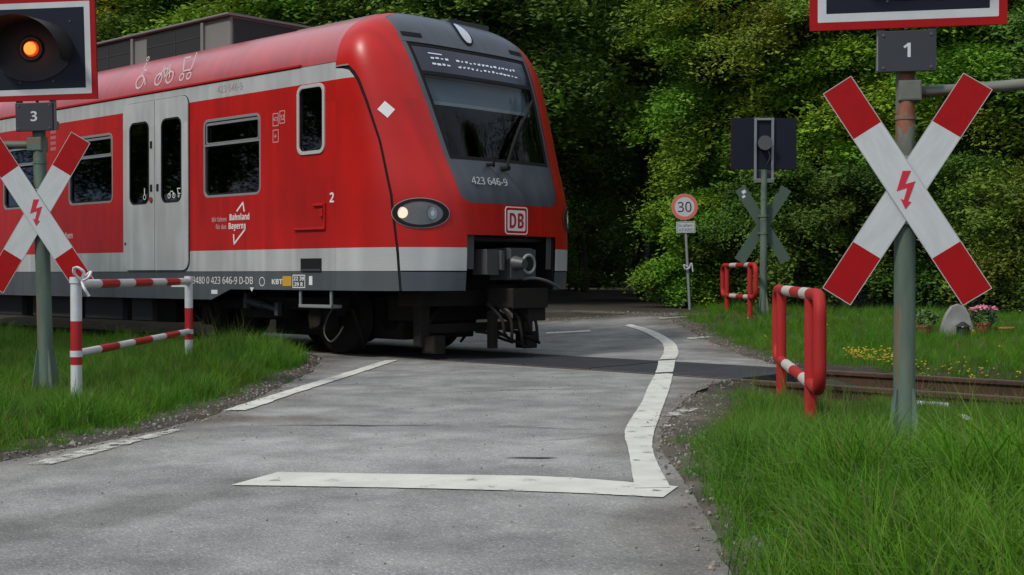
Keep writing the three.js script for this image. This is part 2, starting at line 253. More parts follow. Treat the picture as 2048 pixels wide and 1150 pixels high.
// ------------------------------------------------------------------ railway track
{
  const tr = structure('railway_track');
  const rustTex = tex(256, (u, v, i, j) => { const k = 0.55 + 0.7 * tfbm(u, v, 6, 3) + 0.2 * (h2(i, j) - 0.5); return [190 * k, 175 * k, 165 * k]; });
  const rust = new THREE.MeshStandardMaterial({ color: rgb(0.13, 0.07, 0.045), map: rustTex, roughness: 0.85, side: THREE.DoubleSide });
  const sh = new THREE.Shape(); [[-0.067, -0.165], [0.067, -0.165], [0.067, -0.155], [0.012, -0.132], [0.009, -0.05], [0.035, -0.036], [0.035, -0.008], [0.027, 0], [-0.027, 0], [-0.035, -0.008], [-0.035, -0.036], [-0.009, -0.05], [-0.012, -0.132], [-0.067, -0.155]].forEach(([x, y], i) => (i ? sh.lineTo(x, y) : sh.moveTo(x, y)));
  const head = std(0.3, 0.27, 0.25, 0.4, 0.8);
  for (const z of [-0.7525, 0.7525]) {
    const g = new THREE.ExtrudeGeometry(sh, { depth: 60, bevelEnabled: false }); g.rotateY(Math.PI / 2); g.translate(-45, 0.004, z);
    const r = part(tr, 'rail', g, rust); const c = part(r, 'running_surface', box(60, 0.002, 0.045, -15, 0.0052, z), head);
    const [x, d] = fromSN(0, NC); r.position.set(x, 0, -d); r.rotation.y = TRACK_YAW;
  }
  const wood = new THREE.MeshStandardMaterial({ color: rgb(0.075, 0.055, 0.042), map: rustTex, roughness: 0.9, side: THREE.DoubleSide });
  const sl = bevelBox(0.26, 0.15, 2.6, 0.012), clip = merge([bevelBox(0.16, 0.02, 0.36, 0.004), bevelBox(0.06, 0.05, 0.05, 0.006, 0, 0.03, 0.1), bevelBox(0.06, 0.05, 0.05, 0.006, 0, 0.03, -0.1)]);
  for (let s = -27; s < 4; s += 0.62) { if (s > -12.7 && s < -5.8) continue; const [x, d] = fromSN(s + rr(-0.03, 0.03), NC); const p = part(tr, 'sleeper', sl, wood); p.position.set(x, -0.253, -d); p.rotation.y = TRACK_YAW + rr(-0.01, 0.01);
    for (const z of [-0.7525, 0.7525]) { const c = part(p, 'fastening', clip, rust); c.position.set(0, 0.086, z); } }
  { const [x, d] = fromSN(-4.55, 9.72); const g = rod(V(-0.17, 0, 0), V(0.17, 0, 0), 0.022, 0.022, 12); const p = part(tr, 'rail_contact', g, std(0.42, 0.46, 0.5, 0.5), 'pale grey tube clamped along the near rail'); p.position.set(x, -0.075, -d); p.rotation.y = TRACK_YAW; }
  const stone = () => { const g = new THREE.IcosahedronGeometry(1, 1); const p = g.attributes.position; for (let i = 0; i < p.count; i++) { const v = V(p.getX(i), p.getY(i), p.getZ(i)); const k = 0.8 + 0.45 * noise(v.x * 1.3 + seed % 97, v.y * 1.3, v.z * 1.3); p.setXYZ(i, v.x * k * 1.2, v.y * k * 0.75, v.z * k); } g.computeVertexNormals(); return g; };
  const st = [stone(), stone()];
  const L = [], C = [];
  for (let k = 0; k < 9000; k++) { const s = rr(-24, 1), n = NC + rr(-1.75, 1.75); if (s > -12.6 && s < -5.9) continue; const [x, d] = fromSN(s, n); if (d < 4) continue; L.push(mtx(onGround(x, d, rr(-0.01, 0.02)), eul(rr(0, 6), rr(0, 6), rr(0, 6)), rr(0.018, 0.042))); const c = rr(0.6, 1.3); C.push(rgb(0.1 * c, 0.085 * c, 0.07 * c)); }
  instances('ballast', st[0], std(1, 1, 1, 0.9), L, scene, C).userData.label = 'dark brown ballast stones between the rails';
  const L2 = [], C2 = [];
  for (let k = 0; k < 60000; k++) { const x = rr(-5, 4), d = rr(4, 22); const [s, n] = toSN(x, d); const e = roadIn(s, n); if (e > 0.12 - 0.25 * rnd() ** 2 || e < -0.55 * rnd() ** 1.5 || Math.abs(n - NC) < 0.8) continue; const big = rnd() < 0.06; L2.push(mtx(V(x, Math.max(ground(x, d), e > 0 ? roadHeight(x, d) : -9) + 0.003, -d), eul(rr(0, 6), rr(0, 6), rr(0, 6)), big ? rr(0.01, 0.019) : rr(0.004, 0.012))); const c = rr(0.5, 1.5); C2.push(rgb(0.2 * c, 0.185 * c, 0.165 * c)); }
  for (let k = 0; k < 260; k++) { const n = rr(2, 9.5), s = rr(roadL(n), roadR(n)); const [x, d] = fromSN(s, n); L2.push(mtx(V(x, roadHeight(x, d) + 0.003, -d), eul(rr(0, 6), rr(0, 6), rr(0, 6)), rr(0.0025, 0.006))); const c = rr(0.5, 1.3); C2.push(rgb(0.18 * c, 0.16 * c, 0.14 * c)); }
  instances('gravel', st[1], std(1, 1, 1, 0.9), L2, scene, C2).userData.label = 'loose gravel scattered along the road edges';
}

// ------------------------------------------------------------------ commuter train (local x = s + 18 along the train, z towards the camera side)
{
  const O = 18, W = 1.51, SJ = -11.17, END = -27;
  const [tx, td] = fromSN(-18, NC);
  const train = thing('commuter_train', 'red commuter train with white doors rolling over the level crossing', 'train', [tx, 0, -td], TRACK_YAW);
  const dustTex = tex(512, (u, v, i, j) => { const k = 226 + 40 * (tfbm(u, v, 5, 11) - 0.5) + 9 * (h2(i, j) - 0.5) + 26 * (tv(u, v * 0.12, 40, 4) - 0.5); return [k, k, k]; });
  dustTex.repeat.set(0.35, 0.35);
  const paintM = (r, g, b, rough = 0.38, extra = {}) => phys(r, g, b, rough, { clearcoat: 0.35, clearcoatRoughness: 0.32, specularIntensity: 0.4, map: dustTex, ...extra });
  const M = {
    red: paintM(0.56, 0.01, 0.006), white: paintM(0.52, 0.54, 0.53, 0.5), grey: paintM(0.1, 0.112, 0.12, 0.5), mask: paintM(0.085, 0.098, 0.115, 0.4), door: paintM(0.55, 0.57, 0.56, 0.45),
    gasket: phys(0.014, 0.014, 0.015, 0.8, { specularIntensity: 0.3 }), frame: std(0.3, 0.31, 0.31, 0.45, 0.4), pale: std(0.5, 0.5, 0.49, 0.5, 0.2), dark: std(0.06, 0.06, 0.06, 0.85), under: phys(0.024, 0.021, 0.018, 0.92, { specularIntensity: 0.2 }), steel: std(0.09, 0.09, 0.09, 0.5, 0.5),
    glass: phys(0.13, 0.14, 0.135, 0.02, { transmission: 1, thickness: 0, ior: 1.5 }), lining: std(0.4, 0.41, 0.41, 0.8), seat: std(0.02, 0.035, 0.09, 0.9), print: std(0.72, 0.72, 0.7, 0.6), roofbox: std(0.07, 0.072, 0.07, 0.7, 0.2), roofgrey: std(0.2, 0.2, 0.19, 0.65, 0.2), mesh: std(0.03, 0.031, 0.032, 0.6, 0.3), display: phys(0.008, 0.014, 0.035, 0.12, {}), amber: std(0.55, 0.3, 0.03, 0.6),
  };
  const P = (parent, name, geo, mat, label) => part(parent, name, geo.translate(parent === train ? O : 0, 0, 0), mat, label);
  const subAt = (name) => { const g = sub(train, name); g.position.x = O; return g; };
  // --- side walls
  const rect = (x0, y0, x1, y1) => { const s = new THREE.Shape(); s.moveTo(x0, y0); s.lineTo(x1, y0); s.lineTo(x1, y1); s.lineTo(x0, y1); s.closePath(); return s; };
  const wins = [[-13.72, 1.885, -12.55, 2.845], [-17.05, 1.91, -15.86, 2.855], [-19.02, 1.915, -17.9, 2.86], [-22.9, 1.915, -21.75, 2.86], [-24.9, 1.915, -23.6, 2.86], [-26.5, 1.915, -25.3, 2.86]];
  const doors = [[-15.555, -14.035], [-21.2, -19.68]];
  const cabWin = [-11.815, 2.325, -11.385, 3.045];
  for (const sd of [1, -1]) {
    const zs = (g, z0) => { if (sd < 0) { g.scale(1, 1, -1); const ix = g.index; if (ix) { const a = ix.array; for (let i = 0; i < a.length; i += 3) { const t = a[i]; a[i] = a[i + 1]; a[i + 1] = t; } } } return g; };
    const wallShape = (h0, h1, holes) => { const s = rect(END, h0, SJ, h1); if (holes) { for (const w of wins) s.holes.push(rrect(w[0], w[1], w[2], w[3], 0.09, THREE.Path)); for (const w of doors) for (const q of [[w[0] + 0.16, w[0] + 0.63], [w[1] - 0.6, w[1] - 0.14]]) s.holes.push(rrect(q[0], 1.86, q[1], 2.93, 0.1, THREE.Path)); s.holes.push(rrect(...cabWin, 0.07, THREE.Path)); } return s; };
    P(train, 'side_wall', zs(extr(wallShape(1.235, 3.09, true), 0.03, W - 0.03)), M.red);
    P(train, 'upper_band', zs(extr(wallShape(3.09, 3.282), 0.03, W - 0.03)), M.white);
    P(train, 'lower_band', zs(extr(wallShape(0.982, 1.235), 0.03, W - 0.03)), M.white);
    const sk = new THREE.Shape(); [[END, 0.63], [-13.57, 0.635], [-13.17, 0.765], [SJ, 0.768], [SJ, 0.98], [END, 0.98]].forEach(([x, y], i) => (i ? sk.lineTo(x, y) : sk.moveTo(x, y)));
    P(train, 'skirt', zs(extr(sk, 0.03, W - 0.035)), M.grey);
    P(train, 'inner_lining', zs(extr(wallShape(1.02, 3.2, true), 0.02, W - 0.09)), M.lining);
    P(train, 'gutter', zs(box(15.2, 0.022, 0.03, (END + SJ) / 2 - 0.3, 3.305, W + 0.002)), M.red);
    for (const w of wins) {
      const g = subAt('window');
      const fr = rrect(w[0] + 0.002, w[1] + 0.002, w[2] - 0.002, w[3] - 0.002, 0.088); fr.holes.push(rrect(w[0] + 0.024, w[1] + 0.024, w[2] - 0.024, w[3] - 0.03, 0.07, THREE.Path));
      P(g, 'frame', zs(extr(fr, 0.028, W - 0.03, 0.003)), M.frame);
      const ins = rrect(w[0] + 0.025, w[1] + 0.025, w[2] - 0.025, w[3] - 0.031, 0.068); const mid = w[1] + 0.63;
      ins.holes.push(rrect(w[0] + 0.055, w[1] + 0.05, w[2] - 0.055, mid - 0.02, 0.05, THREE.Path)); ins.holes.push(rrect(w[0] + 0.06, mid + 0.045, w[2] - 0.06, w[3] - 0.085, 0.03, THREE.Path));
      P(g, 'seal', zs(extr(ins, 0.015, W - 0.035)), M.gasket);
      P(g, 'pane', zs(box(w[2] - w[0] - 0.06, w[3] - w[1] - 0.06, 0.006, (w[0] + w[2]) / 2, (w[1] + w[3]) / 2, W - 0.04)), M.glass);
      P(g, 'crossbar', zs(box(w[2] - w[0] - 0.052, 0.026, 0.024, (w[0] + w[2]) / 2, mid + 0.012, W - 0.012)), M.frame);
      P(g, 'tilt_frame', zs(extr((() => { const s = rrect(w[0] + 0.045, mid + 0.03, w[2] - 0.045, w[3] - 0.045, 0.03); s.holes.push(rrect(w[0] + 0.06, mid + 0.042, w[2] - 0.06, w[3] - 0.075, 0.025, THREE.Path)); return s; })(), 0.012, W - 0.02)), M.frame);
    }
    { const w = cabWin, g = subAt('cab_window'); const fr = rrect(w[0] - 0.03, w[1] - 0.03, w[2] + 0.03, w[3] + 0.03, 0.1); fr.holes.push(rrect(w[0] + 0.004, w[1] + 0.004, w[2] - 0.004, w[3] - 0.004, 0.07, THREE.Path));
      P(g, 'frame', zs(extr(fr, 0.012, W + 0.001, 0.003)), M.pale); P(g, 'pane', zs(box(w[2] - w[0], w[3] - w[1], 0.006, (w[0] + w[2]) / 2, (w[1] + w[3]) / 2, W - 0.015)), M.glass); }
    for (const w of doors) {
      const g = subAt('door'); const gs = rrect(w[0] - 0.012, 0.992, w[1] + 0.012, 3.195, 0.13); const dm = (w[0] + w[1]) / 2;
      for (const q of [[w[0] + 0.16, w[0] + 0.63], [w[1] - 0.6, w[1] - 0.14]]) gs.holes.push(rrect(q[0], 1.86, q[1], 2.93, 0.1, THREE.Path));
      P(g, 'door_seal', zs(extr(gs, 0.006, W + 0.001)), M.gasket);
      [[w[0], dm - 0.008, w[0] + 0.16, w[0] + 0.63], [dm + 0.008, w[1], w[1] - 0.6, w[1] - 0.14]].forEach((q, k) => {
        const s = new THREE.Shape(); const r = 0.12, [a, b] = q;
        if (k === 0) { s.moveTo(a + r, 1.0); s.lineTo(b, 1.0); s.lineTo(b, 3.185); s.lineTo(a + r, 3.185); s.absarc(a + r, 3.185 - r, r, Math.PI / 2, Math.PI); s.lineTo(a, 1.0 + r); s.absarc(a + r, 1.0 + r, r, Math.PI, Math.PI * 1.5); }
        else { s.moveTo(a, 1.0); s.lineTo(b - r, 1.0); s.absarc(b - r, 1.0 + r, r, -Math.PI / 2, 0); s.lineTo(b, 3.185 - r); s.absarc(b - r, 3.185 - r, r, 0, Math.PI / 2); s.lineTo(a, 3.185); s.closePath(); }
        s.holes.push(rrect(q[2] + 0.004, 1.866, q[3] - 0.004, 2.926, 0.1, THREE.Path));
        P(g, 'door_leaf', zs(extr(s, 0.012, W + 0.008, 0.003)), M.door);
        const fr = rrect(q[2] - 0.004, 1.858, q[3] + 0.004, 2.934, 0.11); fr.holes.push(rrect(q[2] + 0.02, 1.88, q[3] - 0.02, 2.91, 0.085, THREE.Path));
        P(g, 'window_seal', zs(extr(fr, 0.01, W + 0.016)), M.gasket);
        P(g, 'pane', zs(box(q[3] - q[2], 1.07, 0.006, (q[2] + q[3]) / 2, 2.396, W + 0.008)), M.glass);
        const bx = k === 0 ? dm - 0.075 : dm + 0.075;
        for (const hy of k === 0 ? [2.62, 2.06] : [2.06]) P(g, 'sensor_plate', zs(bevelBox(0.045, 0.09, 0.012, 0.003, bx, hy, W + 0.026)), M.gasket);
        if (k === 0) { P(g, 'door_button', zs(new THREE.CylinderGeometry(0.034, 0.034, 0.02, 20).rotateX(Math.PI / 2).translate(bx, 1.91, W + 0.03)), std(0.3, 0.03, 0.03, 0.5), 'round red door button'); P(g, 'lock', zs(new THREE.CylinderGeometry(0.018, 0.018, 0.01, 14).rotateX(Math.PI / 2).translate(a + 0.05, 1.35, W + 0.026)), M.steel); }
      });
    }
    if (sd < 0) continue;
    // --- print and fittings on the camera side
    const T = (str, size, x, y, mat = M.print, o = {}, z = W + 0.0015) => P(train, 'lettering', text(str, size, { depth: 0.0015, ...o }).translate(x, y, z), mat);
    const redPrint = std(0.5, 0.28, 0.28, 0.6);
    T('423 646-9', 0.085, -13.42, 3.15, std(0.38, 0.3, 0.3, 0.6), { width: 0.52, font: fontR });
    T('9480 0 423 646-9 D-DB', 0.085, -13.97, 0.83, M.print, { width: 1.26, font: fontR }, W - 0.0035);
    T('chen', 0.085, -17.2, 1.45, std(0.6, 0.45, 0.45, 0.6), { font: fontB });
    T('Bahnland', 0.075, -13.17, 1.595, M.print, { width: 0.4, font: fontB }); T('Bayern', 0.075, -13.19, 1.49, M.print, { width: 0.3, font: fontB });
    T('Wir fahren', 0.055, -13.545, 1.585, redPrint, { width: 0.31 }); T('für das', 0.055, -13.46, 1.495, redPrint, { width: 0.22 });
    T('2', 0.11, -11.275, 1.74, M.print);
    const seg = (pts, w = 0.022) => { const gs = []; for (let i = 1; i < pts.length; i++) { const [a, b] = [pts[i - 1], pts[i]]; const L = Math.hypot(b[0] - a[0], b[1] - a[1]); gs.push(box(L + w * 0.7, w, 0.0016).rotateZ(Math.atan2(b[1] - a[1], b[0] - a[0])).translate((a[0] + b[0]) / 2, (a[1] + b[1]) / 2, 0)); } return merge(gs); };
    P(train, 'emblem', seg([[-13.02, 1.705], [-12.9, 1.8], [-12.875, 1.7]]).translate(0, 0, W + 0.0015), M.print);
    P(train, 'emblem', seg([[-12.86, 1.54], [-12.86, 1.48], [-13.08, 1.31], [-13.09, 1.42]]).translate(0, 0, W + 0.0015), M.print);
    const ring = (x, y, r, w) => new THREE.RingGeometry(r - w, r, 24).translate(x, y, 0);
    // pictograms on the door windows
    const dz = W + 0.0125;
    P(train, 'pictogram', merge([ring(-15.05, 1.95, 0.036, 0.01).toNonIndexed(), seg([[-15.05, 1.985], [-15.05, 2.06]], 0.016).toNonIndexed()].map((g) => { g.deleteAttribute('uv'); return g; })).translate(0, 0, dz), M.print);
    P(train, 'pictogram', merge([ring(-14.47, 1.945, 0.034, 0.009), ring(-14.365, 1.945, 0.034, 0.009)].concat([seg([[-14.47, 1.945], [-14.435, 2.0], [-14.39, 2.0], [-14.365, 1.945]], 0.01)]).map((g) => { const q = g.toNonIndexed(); q.deleteAttribute('uv'); return q; })).translate(0, 0, dz), M.print);
    P(train, 'pictogram', merge([ring(-14.255, 1.935, 0.018, 0.008), ring(-14.205, 1.935, 0.018, 0.008), seg([[-14.28, 2.03], [-14.265, 1.965], [-14.2, 1.965], [-14.185, 2.03], [-14.28, 2.03]], 0.012)].map((g) => { const q = g.toNonIndexed(); q.deleteAttribute('uv'); return q; })).translate(0, 0, dz), M.print);
    // small outlined notices
    const notice = (x, y, w, h, mat, z = W + 0.0015) => P(train, 'notice_outline', (() => { const s = rrect(x, y, x + w, y + h, 0.008); s.holes.push(rrect(x + 0.01, y + 0.01, x + w - 0.01, y + h - 0.01, 0.005, THREE.Path)); return extr(s, 0.0015, z); })(), mat);
    const pinkish = std(0.55, 0.3, 0.3, 0.6);
    notice(-12.31, 2.66, 0.11, 0.15, pinkish); notice(-12.18, 2.68, 0.1, 0.15, pinkish); notice(-12.31, 2.47, 0.11, 0.15, pinkish);
    T('423', 0.045, -12.298, 2.72, pinkish, { width: 0.085 }); T('12', 0.06, -12.165, 2.72, pinkish, { width: 0.07 }); T('+', 0.07, -12.285, 2.51, pinkish);
    notice(-11.95, 0.79, 0.23, 0.15, M.print, W - 0.0035); T('22 39', 0.045, -11.93, 0.875, M.print, { width: 0.19 }, W - 0.0035); T('39 R', 0.045, -11.92, 0.81, M.print, { width: 0.16 }, W - 0.0035);
    T('KBT', 0.06, -12.34, 0.83, M.print, { width: 0.2 }, W - 0.0035); P(train, 'notice_plate', extr(rrect(-12.14, 0.81, -11.97, 0.925, 0.02), 0.0015, W - 0.0035), M.amber);
    P(train, 'notice_ring', ring(-12.53, 0.86, 0.055, 0.01).translate(0, 0, W - 0.0025), M.print); P(train, 'notice_plate', box(0.13, 0.05, 0.002, -13.5, 0.73, W - 0.003), M.print);
    P(train, 'notice_plate', (() => { const s = new THREE.Shape(); s.moveTo(-12.77, 0.79); s.lineTo(-12.69, 0.79); s.lineTo(-12.73, 0.74); s.closePath(); return extr(s, 0.0015, W - 0.0035); })(), M.print);
    P(train, 'notice_plate', box(0.06, 0.1, 0.002, -10.72 - 0.9, 0.875, W - 0.003), M.print);
    P(train, 'warning_triangle', (() => { const s = new THREE.Shape(); s.moveTo(-17.95, 0.76); s.lineTo(-17.85, 0.76); s.lineTo(-17.9, 0.85); s.closePath(); return extr(s, 0.0015, W - 0.0035); })(), M.amber);
    P(train, 'notice_plate', box(0.3, 0.03, 0.002, -14.3, 0.8, W - 0.003), M.print);
    { const pg = []; for (const y of [2.98, 2.9, 2.82, 2.74]) pg.push(box(0.16, 0.05, 0.0016, -17.48, y, W + 0.0015)); P(train, 'notice_plate', merge(pg), std(0.42, 0.12, 0.12, 0.6)); }
    // roof-edge pictograms
    // step recess, hatch, grip
    P(train, 'step_recess', bevelBox(0.37, 0.14, 0.012, 0.003, -11.605, 1.055, W + 0.003), M.gasket); P(train, 'step_tread', box(0.35, 0.02, 0.02, -11.605, 0.995, W + 0.008), M.steel);
    { const g = subAt('service_hatch'); P(g, 'hatch_rail', bevelBox(0.55, 0.025, 0.03, 0.005, -11.62, 1.455, W + 0.012), M.red); P(g, 'hatch_rail', bevelBox(0.024, 0.28, 0.02, 0.004, -11.36, 1.6, W + 0.008), M.red); P(g, 'hatch_handle', bevelBox(0.18, 0.03, 0.03, 0.006, -11.46, 1.72, W + 0.014), M.red); P(g, 'hatch_latch', bevelBox(0.05, 0.09, 0.035, 0.006, -11.4, 1.63, W + 0.014), M.red); }
    { const g = subAt('foot_step'); for (const bx of [-11.85, -11.3]) P(g, 'bracket', box(0.03, 0.2, 0.02, bx, 0.67, W - 0.04), M.frame); P(g, 'tread', bevelBox(0.58, 0.035, 0.16, 0.006, -11.575, 0.585, W - 0.1), M.frame); }
  }
  // --- roof
  const Q = 2.8, hw = (h) => (h <= 3.1 ? W : W * Math.pow(Math.max(0, 1 - Math.pow((h - 3.1) / 0.87, Q)), 1 / Q));
  {
    const N = 48, pts = []; const a0 = Math.asin(Math.pow(0.19 / 0.87, Q / 2));
    for (let i = 0; i <= N; i++) { const a = lerp(a0, Math.PI - a0, i / N); const c = Math.cos(a); pts.push([Math.sign(c) * W * Math.pow(Math.abs(c), 2 / Q), 3.1 + 0.87 * Math.pow(Math.sin(a), 2 / Q)]); }
    const pos = [], uv = [], ix = []; const S = [END, -24, -21, -18, -15, -13, SJ];
    S.forEach((s) => pts.forEach(([z, h], i) => { pos.push(s, h, z); uv.push(s, i * 0.08); }));
    for (let j = 0; j < S.length - 1; j++) for (let i = 0; i < N; i++) { const a = j * (N + 1) + i; ix.push(a, a + N + 1, a + 1, a + 1, a + N + 1, a + N + 2); }
    const g = new THREE.BufferGeometry(); g.setAttribute('position', new THREE.Float32BufferAttribute(pos, 3)); g.setAttribute('uv', new THREE.Float32BufferAttribute(uv, 2)); g.setIndex(ix); g.computeVertexNormals();
    const roof = P(train, 'roof', g, M.roof = paintM(0.5, 0.03, 0.035, 0.5, { clearcoat: 1, clearcoatRoughness: 0.28, specularIntensity: 1, ior: 1.8 }));
    // pictograms low on the roof curve, laid on its tilt
    const onRoof = (g, s, h) => { const z = hw(h), z2 = hw(h + 0.05); const tilt = Math.atan2(z - z2, 0.05); return g.rotateX(-tilt).translate(s, h, z + 0.004); };
    const ring = (x, y, r, w) => new THREE.RingGeometry(r - w, r, 24).translate(x, y, 0).toNonIndexed();
    const bar = (a, b, w = 0.022) => box(Math.hypot(b[0] - a[0], b[1] - a[1]) + w * 0.7, w, 0.002).rotateZ(Math.atan2(b[1] - a[1], b[0] - a[0])).translate((a[0] + b[0]) / 2, (a[1] + b[1]) / 2, 0).toNonIndexed();
    const pm = std(0.62, 0.45, 0.45, 0.6);
    P(train, 'pictogram', onRoof(merge([ring(0, 0.1, 0.1, 0.024), bar([0.0, 0.2], [0.05, 0.36]), bar([0.02, 0.26], [0.1, 0.26]), bar([0.1, 0.14], [0.15, 0.05]), ring(0.06, 0.42, 0.035, 0.016)]), -15.25, 3.38), pm);
    P(train, 'pictogram', onRoof(merge([ring(0, 0.09, 0.09, 0.022), ring(0.26, 0.09, 0.09, 0.022), bar([0, 0.09], [0.08, 0.26]), bar([0.08, 0.22], [0.2, 0.22]), bar([0.2, 0.26], [0.26, 0.09]), bar([0.08, 0.22], [0.14, 0.09]), bar([0.14, 0.09], [0.2, 0.24])]), -14.8, 3.38), pm);
    P(train, 'pictogram', onRoof(merge([ring(0, 0.06, 0.055, 0.02), ring(0.16, 0.06, 0.055, 0.02), bar([-0.04, 0.32], [0.0, 0.14]), bar([0, 0.14], [0.17, 0.14]), bar([0.17, 0.14], [0.22, 0.36]), bar([-0.04, 0.32], [0.1, 0.32])]), -14.25, 3.38), pm);
    // roof equipment
    const eq = subAt('roof_container');
    const zf = 0.84;
    P(eq, 'housing', merge([bevelBox(12.6, 0.52, 1.5, 0.03, -20.55, 4.06, 0), bevelBox(12.7, 0.03, 1.64, 0.01, -20.55, 4.335, 0)]), M.roofgrey);
    for (let k = 0; k < 7; k++) { const x = -15.3 - k * 1.75; P(eq, 'mesh_panel', bevelBox(1.34, 0.36, 0.02, 0.006, x - 0.25, 4.1, 0.762), M.mesh); P(eq, 'panel_post', bevelBox(0.06, 0.4, 0.05, 0.008, x + 0.46, 4.1, 0.765), M.roofgrey); P(eq, 'panel_seam', box(1.3, 0.008, 0.006, x - 0.25, 4.12, 0.775), M.roofbox); P(eq, 'panel_seam', box(0.008, 0.34, 0.006, x - 0.2, 4.1, 0.775), M.roofbox); }
    for (let k = 0; k < 6; k++) P(eq, 'louvre', bevelBox(1.0, 0.03, 0.04, 0.006, -18.3, 3.95 + k * 0.06, 0.79), M.roofbox);
    P(eq, 'end_panel', bevelBox(0.02, 0.44, 1.4, 0.006, -14.245, 4.07, 0), M.mesh);
    const ac = subAt('roof_cooler');
    P(ac, 'cooler_case', bevelBox(1.5, 0.2, 1.5, 0.02, -12.1, 3.85, 0.0), M.roofgrey); P(ac, 'cooler_case', bevelBox(0.5, 0.1, 0.7, 0.02, -11.2, 3.9, -0.35), M.roofbox); P(ac, 'cooler_grille', bevelBox(0.012, 0.13, 0.8, 0.004, -11.345, 3.9, 0.1), M.mesh);
    P(ac, 'cooler_fan', rod(V(-11.15, 3.88, -0.55), V(-11.15, 3.98, -0.55), 0.13, 0.13, 20), M.gasket);
  }
  // --- nose: a rounded shell from the joint at s = SJ forwards
  const SC = new THREE.CatmullRomCurve3([[-9.9, 0.6], [-9.87, 1.0], [-9.865, 1.5], [-9.89, 1.8], [-10.05, 2.25], [-10.32, 3.0], [-10.55, 3.5], [-10.72, 3.76], [-10.93, 3.9], [SJ, 3.97]].map(([x, y]) => V(x, y, 0)), false, 'centripetal').getPoints(240);
  const sc = (h) => { for (let i = 1; i < SC.length; i++) if (h <= SC[i].y) return lerp(SC[i - 1].x, SC[i].x, clamp((h - SC[i - 1].y) / (SC[i].y - SC[i - 1].y + 1e-9))); return SJ; };
  const PW = 3;
  const nose = (phi, h, off = 0) => { const D = sc(h) - SJ; const s = Math.sin(phi), c = Math.cos(phi); const p = V(SJ + D * Math.pow(Math.abs(c), 2 / PW), h, Math.sign(s) * hw(h) * Math.pow(Math.abs(s), 2 / PW)); if (off) { const e = 1e-3; const a = nose(clamp(phi + e, -1.5707, 1.5707), h), b = nose(clamp(phi - e, -1.5707, 1.5707), h), u = nose(phi, h + e), w = nose(phi, h - e); const nn = u.sub(w).cross(a.sub(b)).normalize(); if (nn.x < 0) nn.negate(); p.addScaledVector(nn, off); } return p; };
  const phiOf = (z, h) => Math.sign(z) * Math.asin(Math.pow(clamp(Math.abs(z) / Math.max(1e-4, hw(h))), PW / 2));
  function patch(h0, h1, z0, z1, off = 0, nu = 24, nv = 16) { // z0(h), z1(h): lateral bounds in metres; 'e' / '-e' = edge of the shell
    const pos = [], uv = [], ix = [];
    const ph = (z, h) => (z === 'e' ? Math.PI / 2 : z === '-e' ? -Math.PI / 2 : phiOf(typeof z === 'function' ? z(h) : z, h));
    for (let j = 0; j <= nv; j++) { const t = j / nv; const top = h1 > 3.9; const h = top ? h0 + (h1 - h0) * Math.sin(t * Math.PI / 2) : lerp(h0, h1, t); const a = ph(z0, h), b = ph(z1, h);
      for (let i = 0; i <= nu; i++) { let f = i / nu; if (z1 === 'e') f = 1 - (1 - f) ** 2; if (z0 === '-e') f = f * f; const p = nose(lerp(a, b, f), h, off); pos.push(p.x, p.y, p.z); uv.push(p.z + p.x * 0.5, p.y); } }
    for (let j = 0; j < nv; j++) for (let i = 0; i < nu; i++) { const a = j * (nu + 1) + i; ix.push(a, a + nu + 1, a + 1, a + 1, a + nu + 1, a + nu + 2); }
    const g = new THREE.BufferGeometry(); g.setAttribute('position', new THREE.Float32BufferAttribute(pos, 3)); g.setAttribute('uv', new THREE.Float32BufferAttribute(uv, 2)); g.setIndex(ix); g.computeVertexNormals(); return g;
  }
  const seamS = (h) => interp([[0.6, -10.3], [1.2, -10.33], [1.8, -10.4], [2.38, -10.56], [2.82, -10.73], [3.06, -10.84], [3.17, -10.93], [3.22, -11.05], [3.235, SJ]], h);
  const seamZ = (h) => { const D = sc(h) - SJ; const c = clamp((seamS(h) - SJ) / D, 0, 1); return hw(h) * Math.pow(1 - Math.pow(c, PW), 1 / PW); };
  const maskZ = (h) => { const base = interp([[1.72, 0.66], [1.75, 0.73], [1.8, 0.79], [2.25, 0.87], [3.2, 0.985], [3.52, 1.02], [4, 1.02]], h); return Math.min(base, 0.9 * hw(h)); };
  const sg = (f, k, d = 0) => (h) => k * (f(h) + d);
  for (const k of [1, -1]) {
    const E = k > 0 ? 'e' : '-e'; const pt = (h0, h1, a, b, off, nu, nv) => (k > 0 ? patch(h0, h1, b, a, off, nu, nv) : patch(h0, h1, a, b, off, nu, nv));
    // behind the seam
    P(train, 'cab_skirt', pt(0.768, 0.98, E, sg(seamZ, k, 0.006), -0.004, 16, 4), M.grey); P(train, 'cab_lower_band', pt(0.982, 1.235, E, sg(seamZ, k, 0.006), 0, 16, 4), M.white);
    P(train, 'cab_side', pt(1.235, 3.09, E, sg(seamZ, k, 0.004), 0, 16, 40), M.red); P(train, 'cab_upper_band', pt(3.09, 3.225, E, sg(seamZ, k, 0.004), 0, 16, 10), M.white);
    P(train, 'seam', pt(0.768, 3.225, sg(seamZ, k, 0.006), sg(seamZ, k, -0.016), -0.012, 3, 60), M.gasket);
    P(train, 'seam', pt(3.226, 3.242, E, (h) => k * 1.497, 0.004, 12, 2), M.frame);
    // in front of the seam
    const fr = sg(seamZ, k, -0.01);
    P(train, 'nose_skirt', pt(0.768, 0.972, fr, 0.725 * k, -0.004, 20, 4), M.mask); P(train, 'nose_lower_band', pt(0.985, 1.235, fr, 0.725 * k, 0, 20, 4), M.white);
    P(train, 'nose_corner', pt(1.235, 1.375, fr, 0.725 * k, 0, 20, 4), M.red);
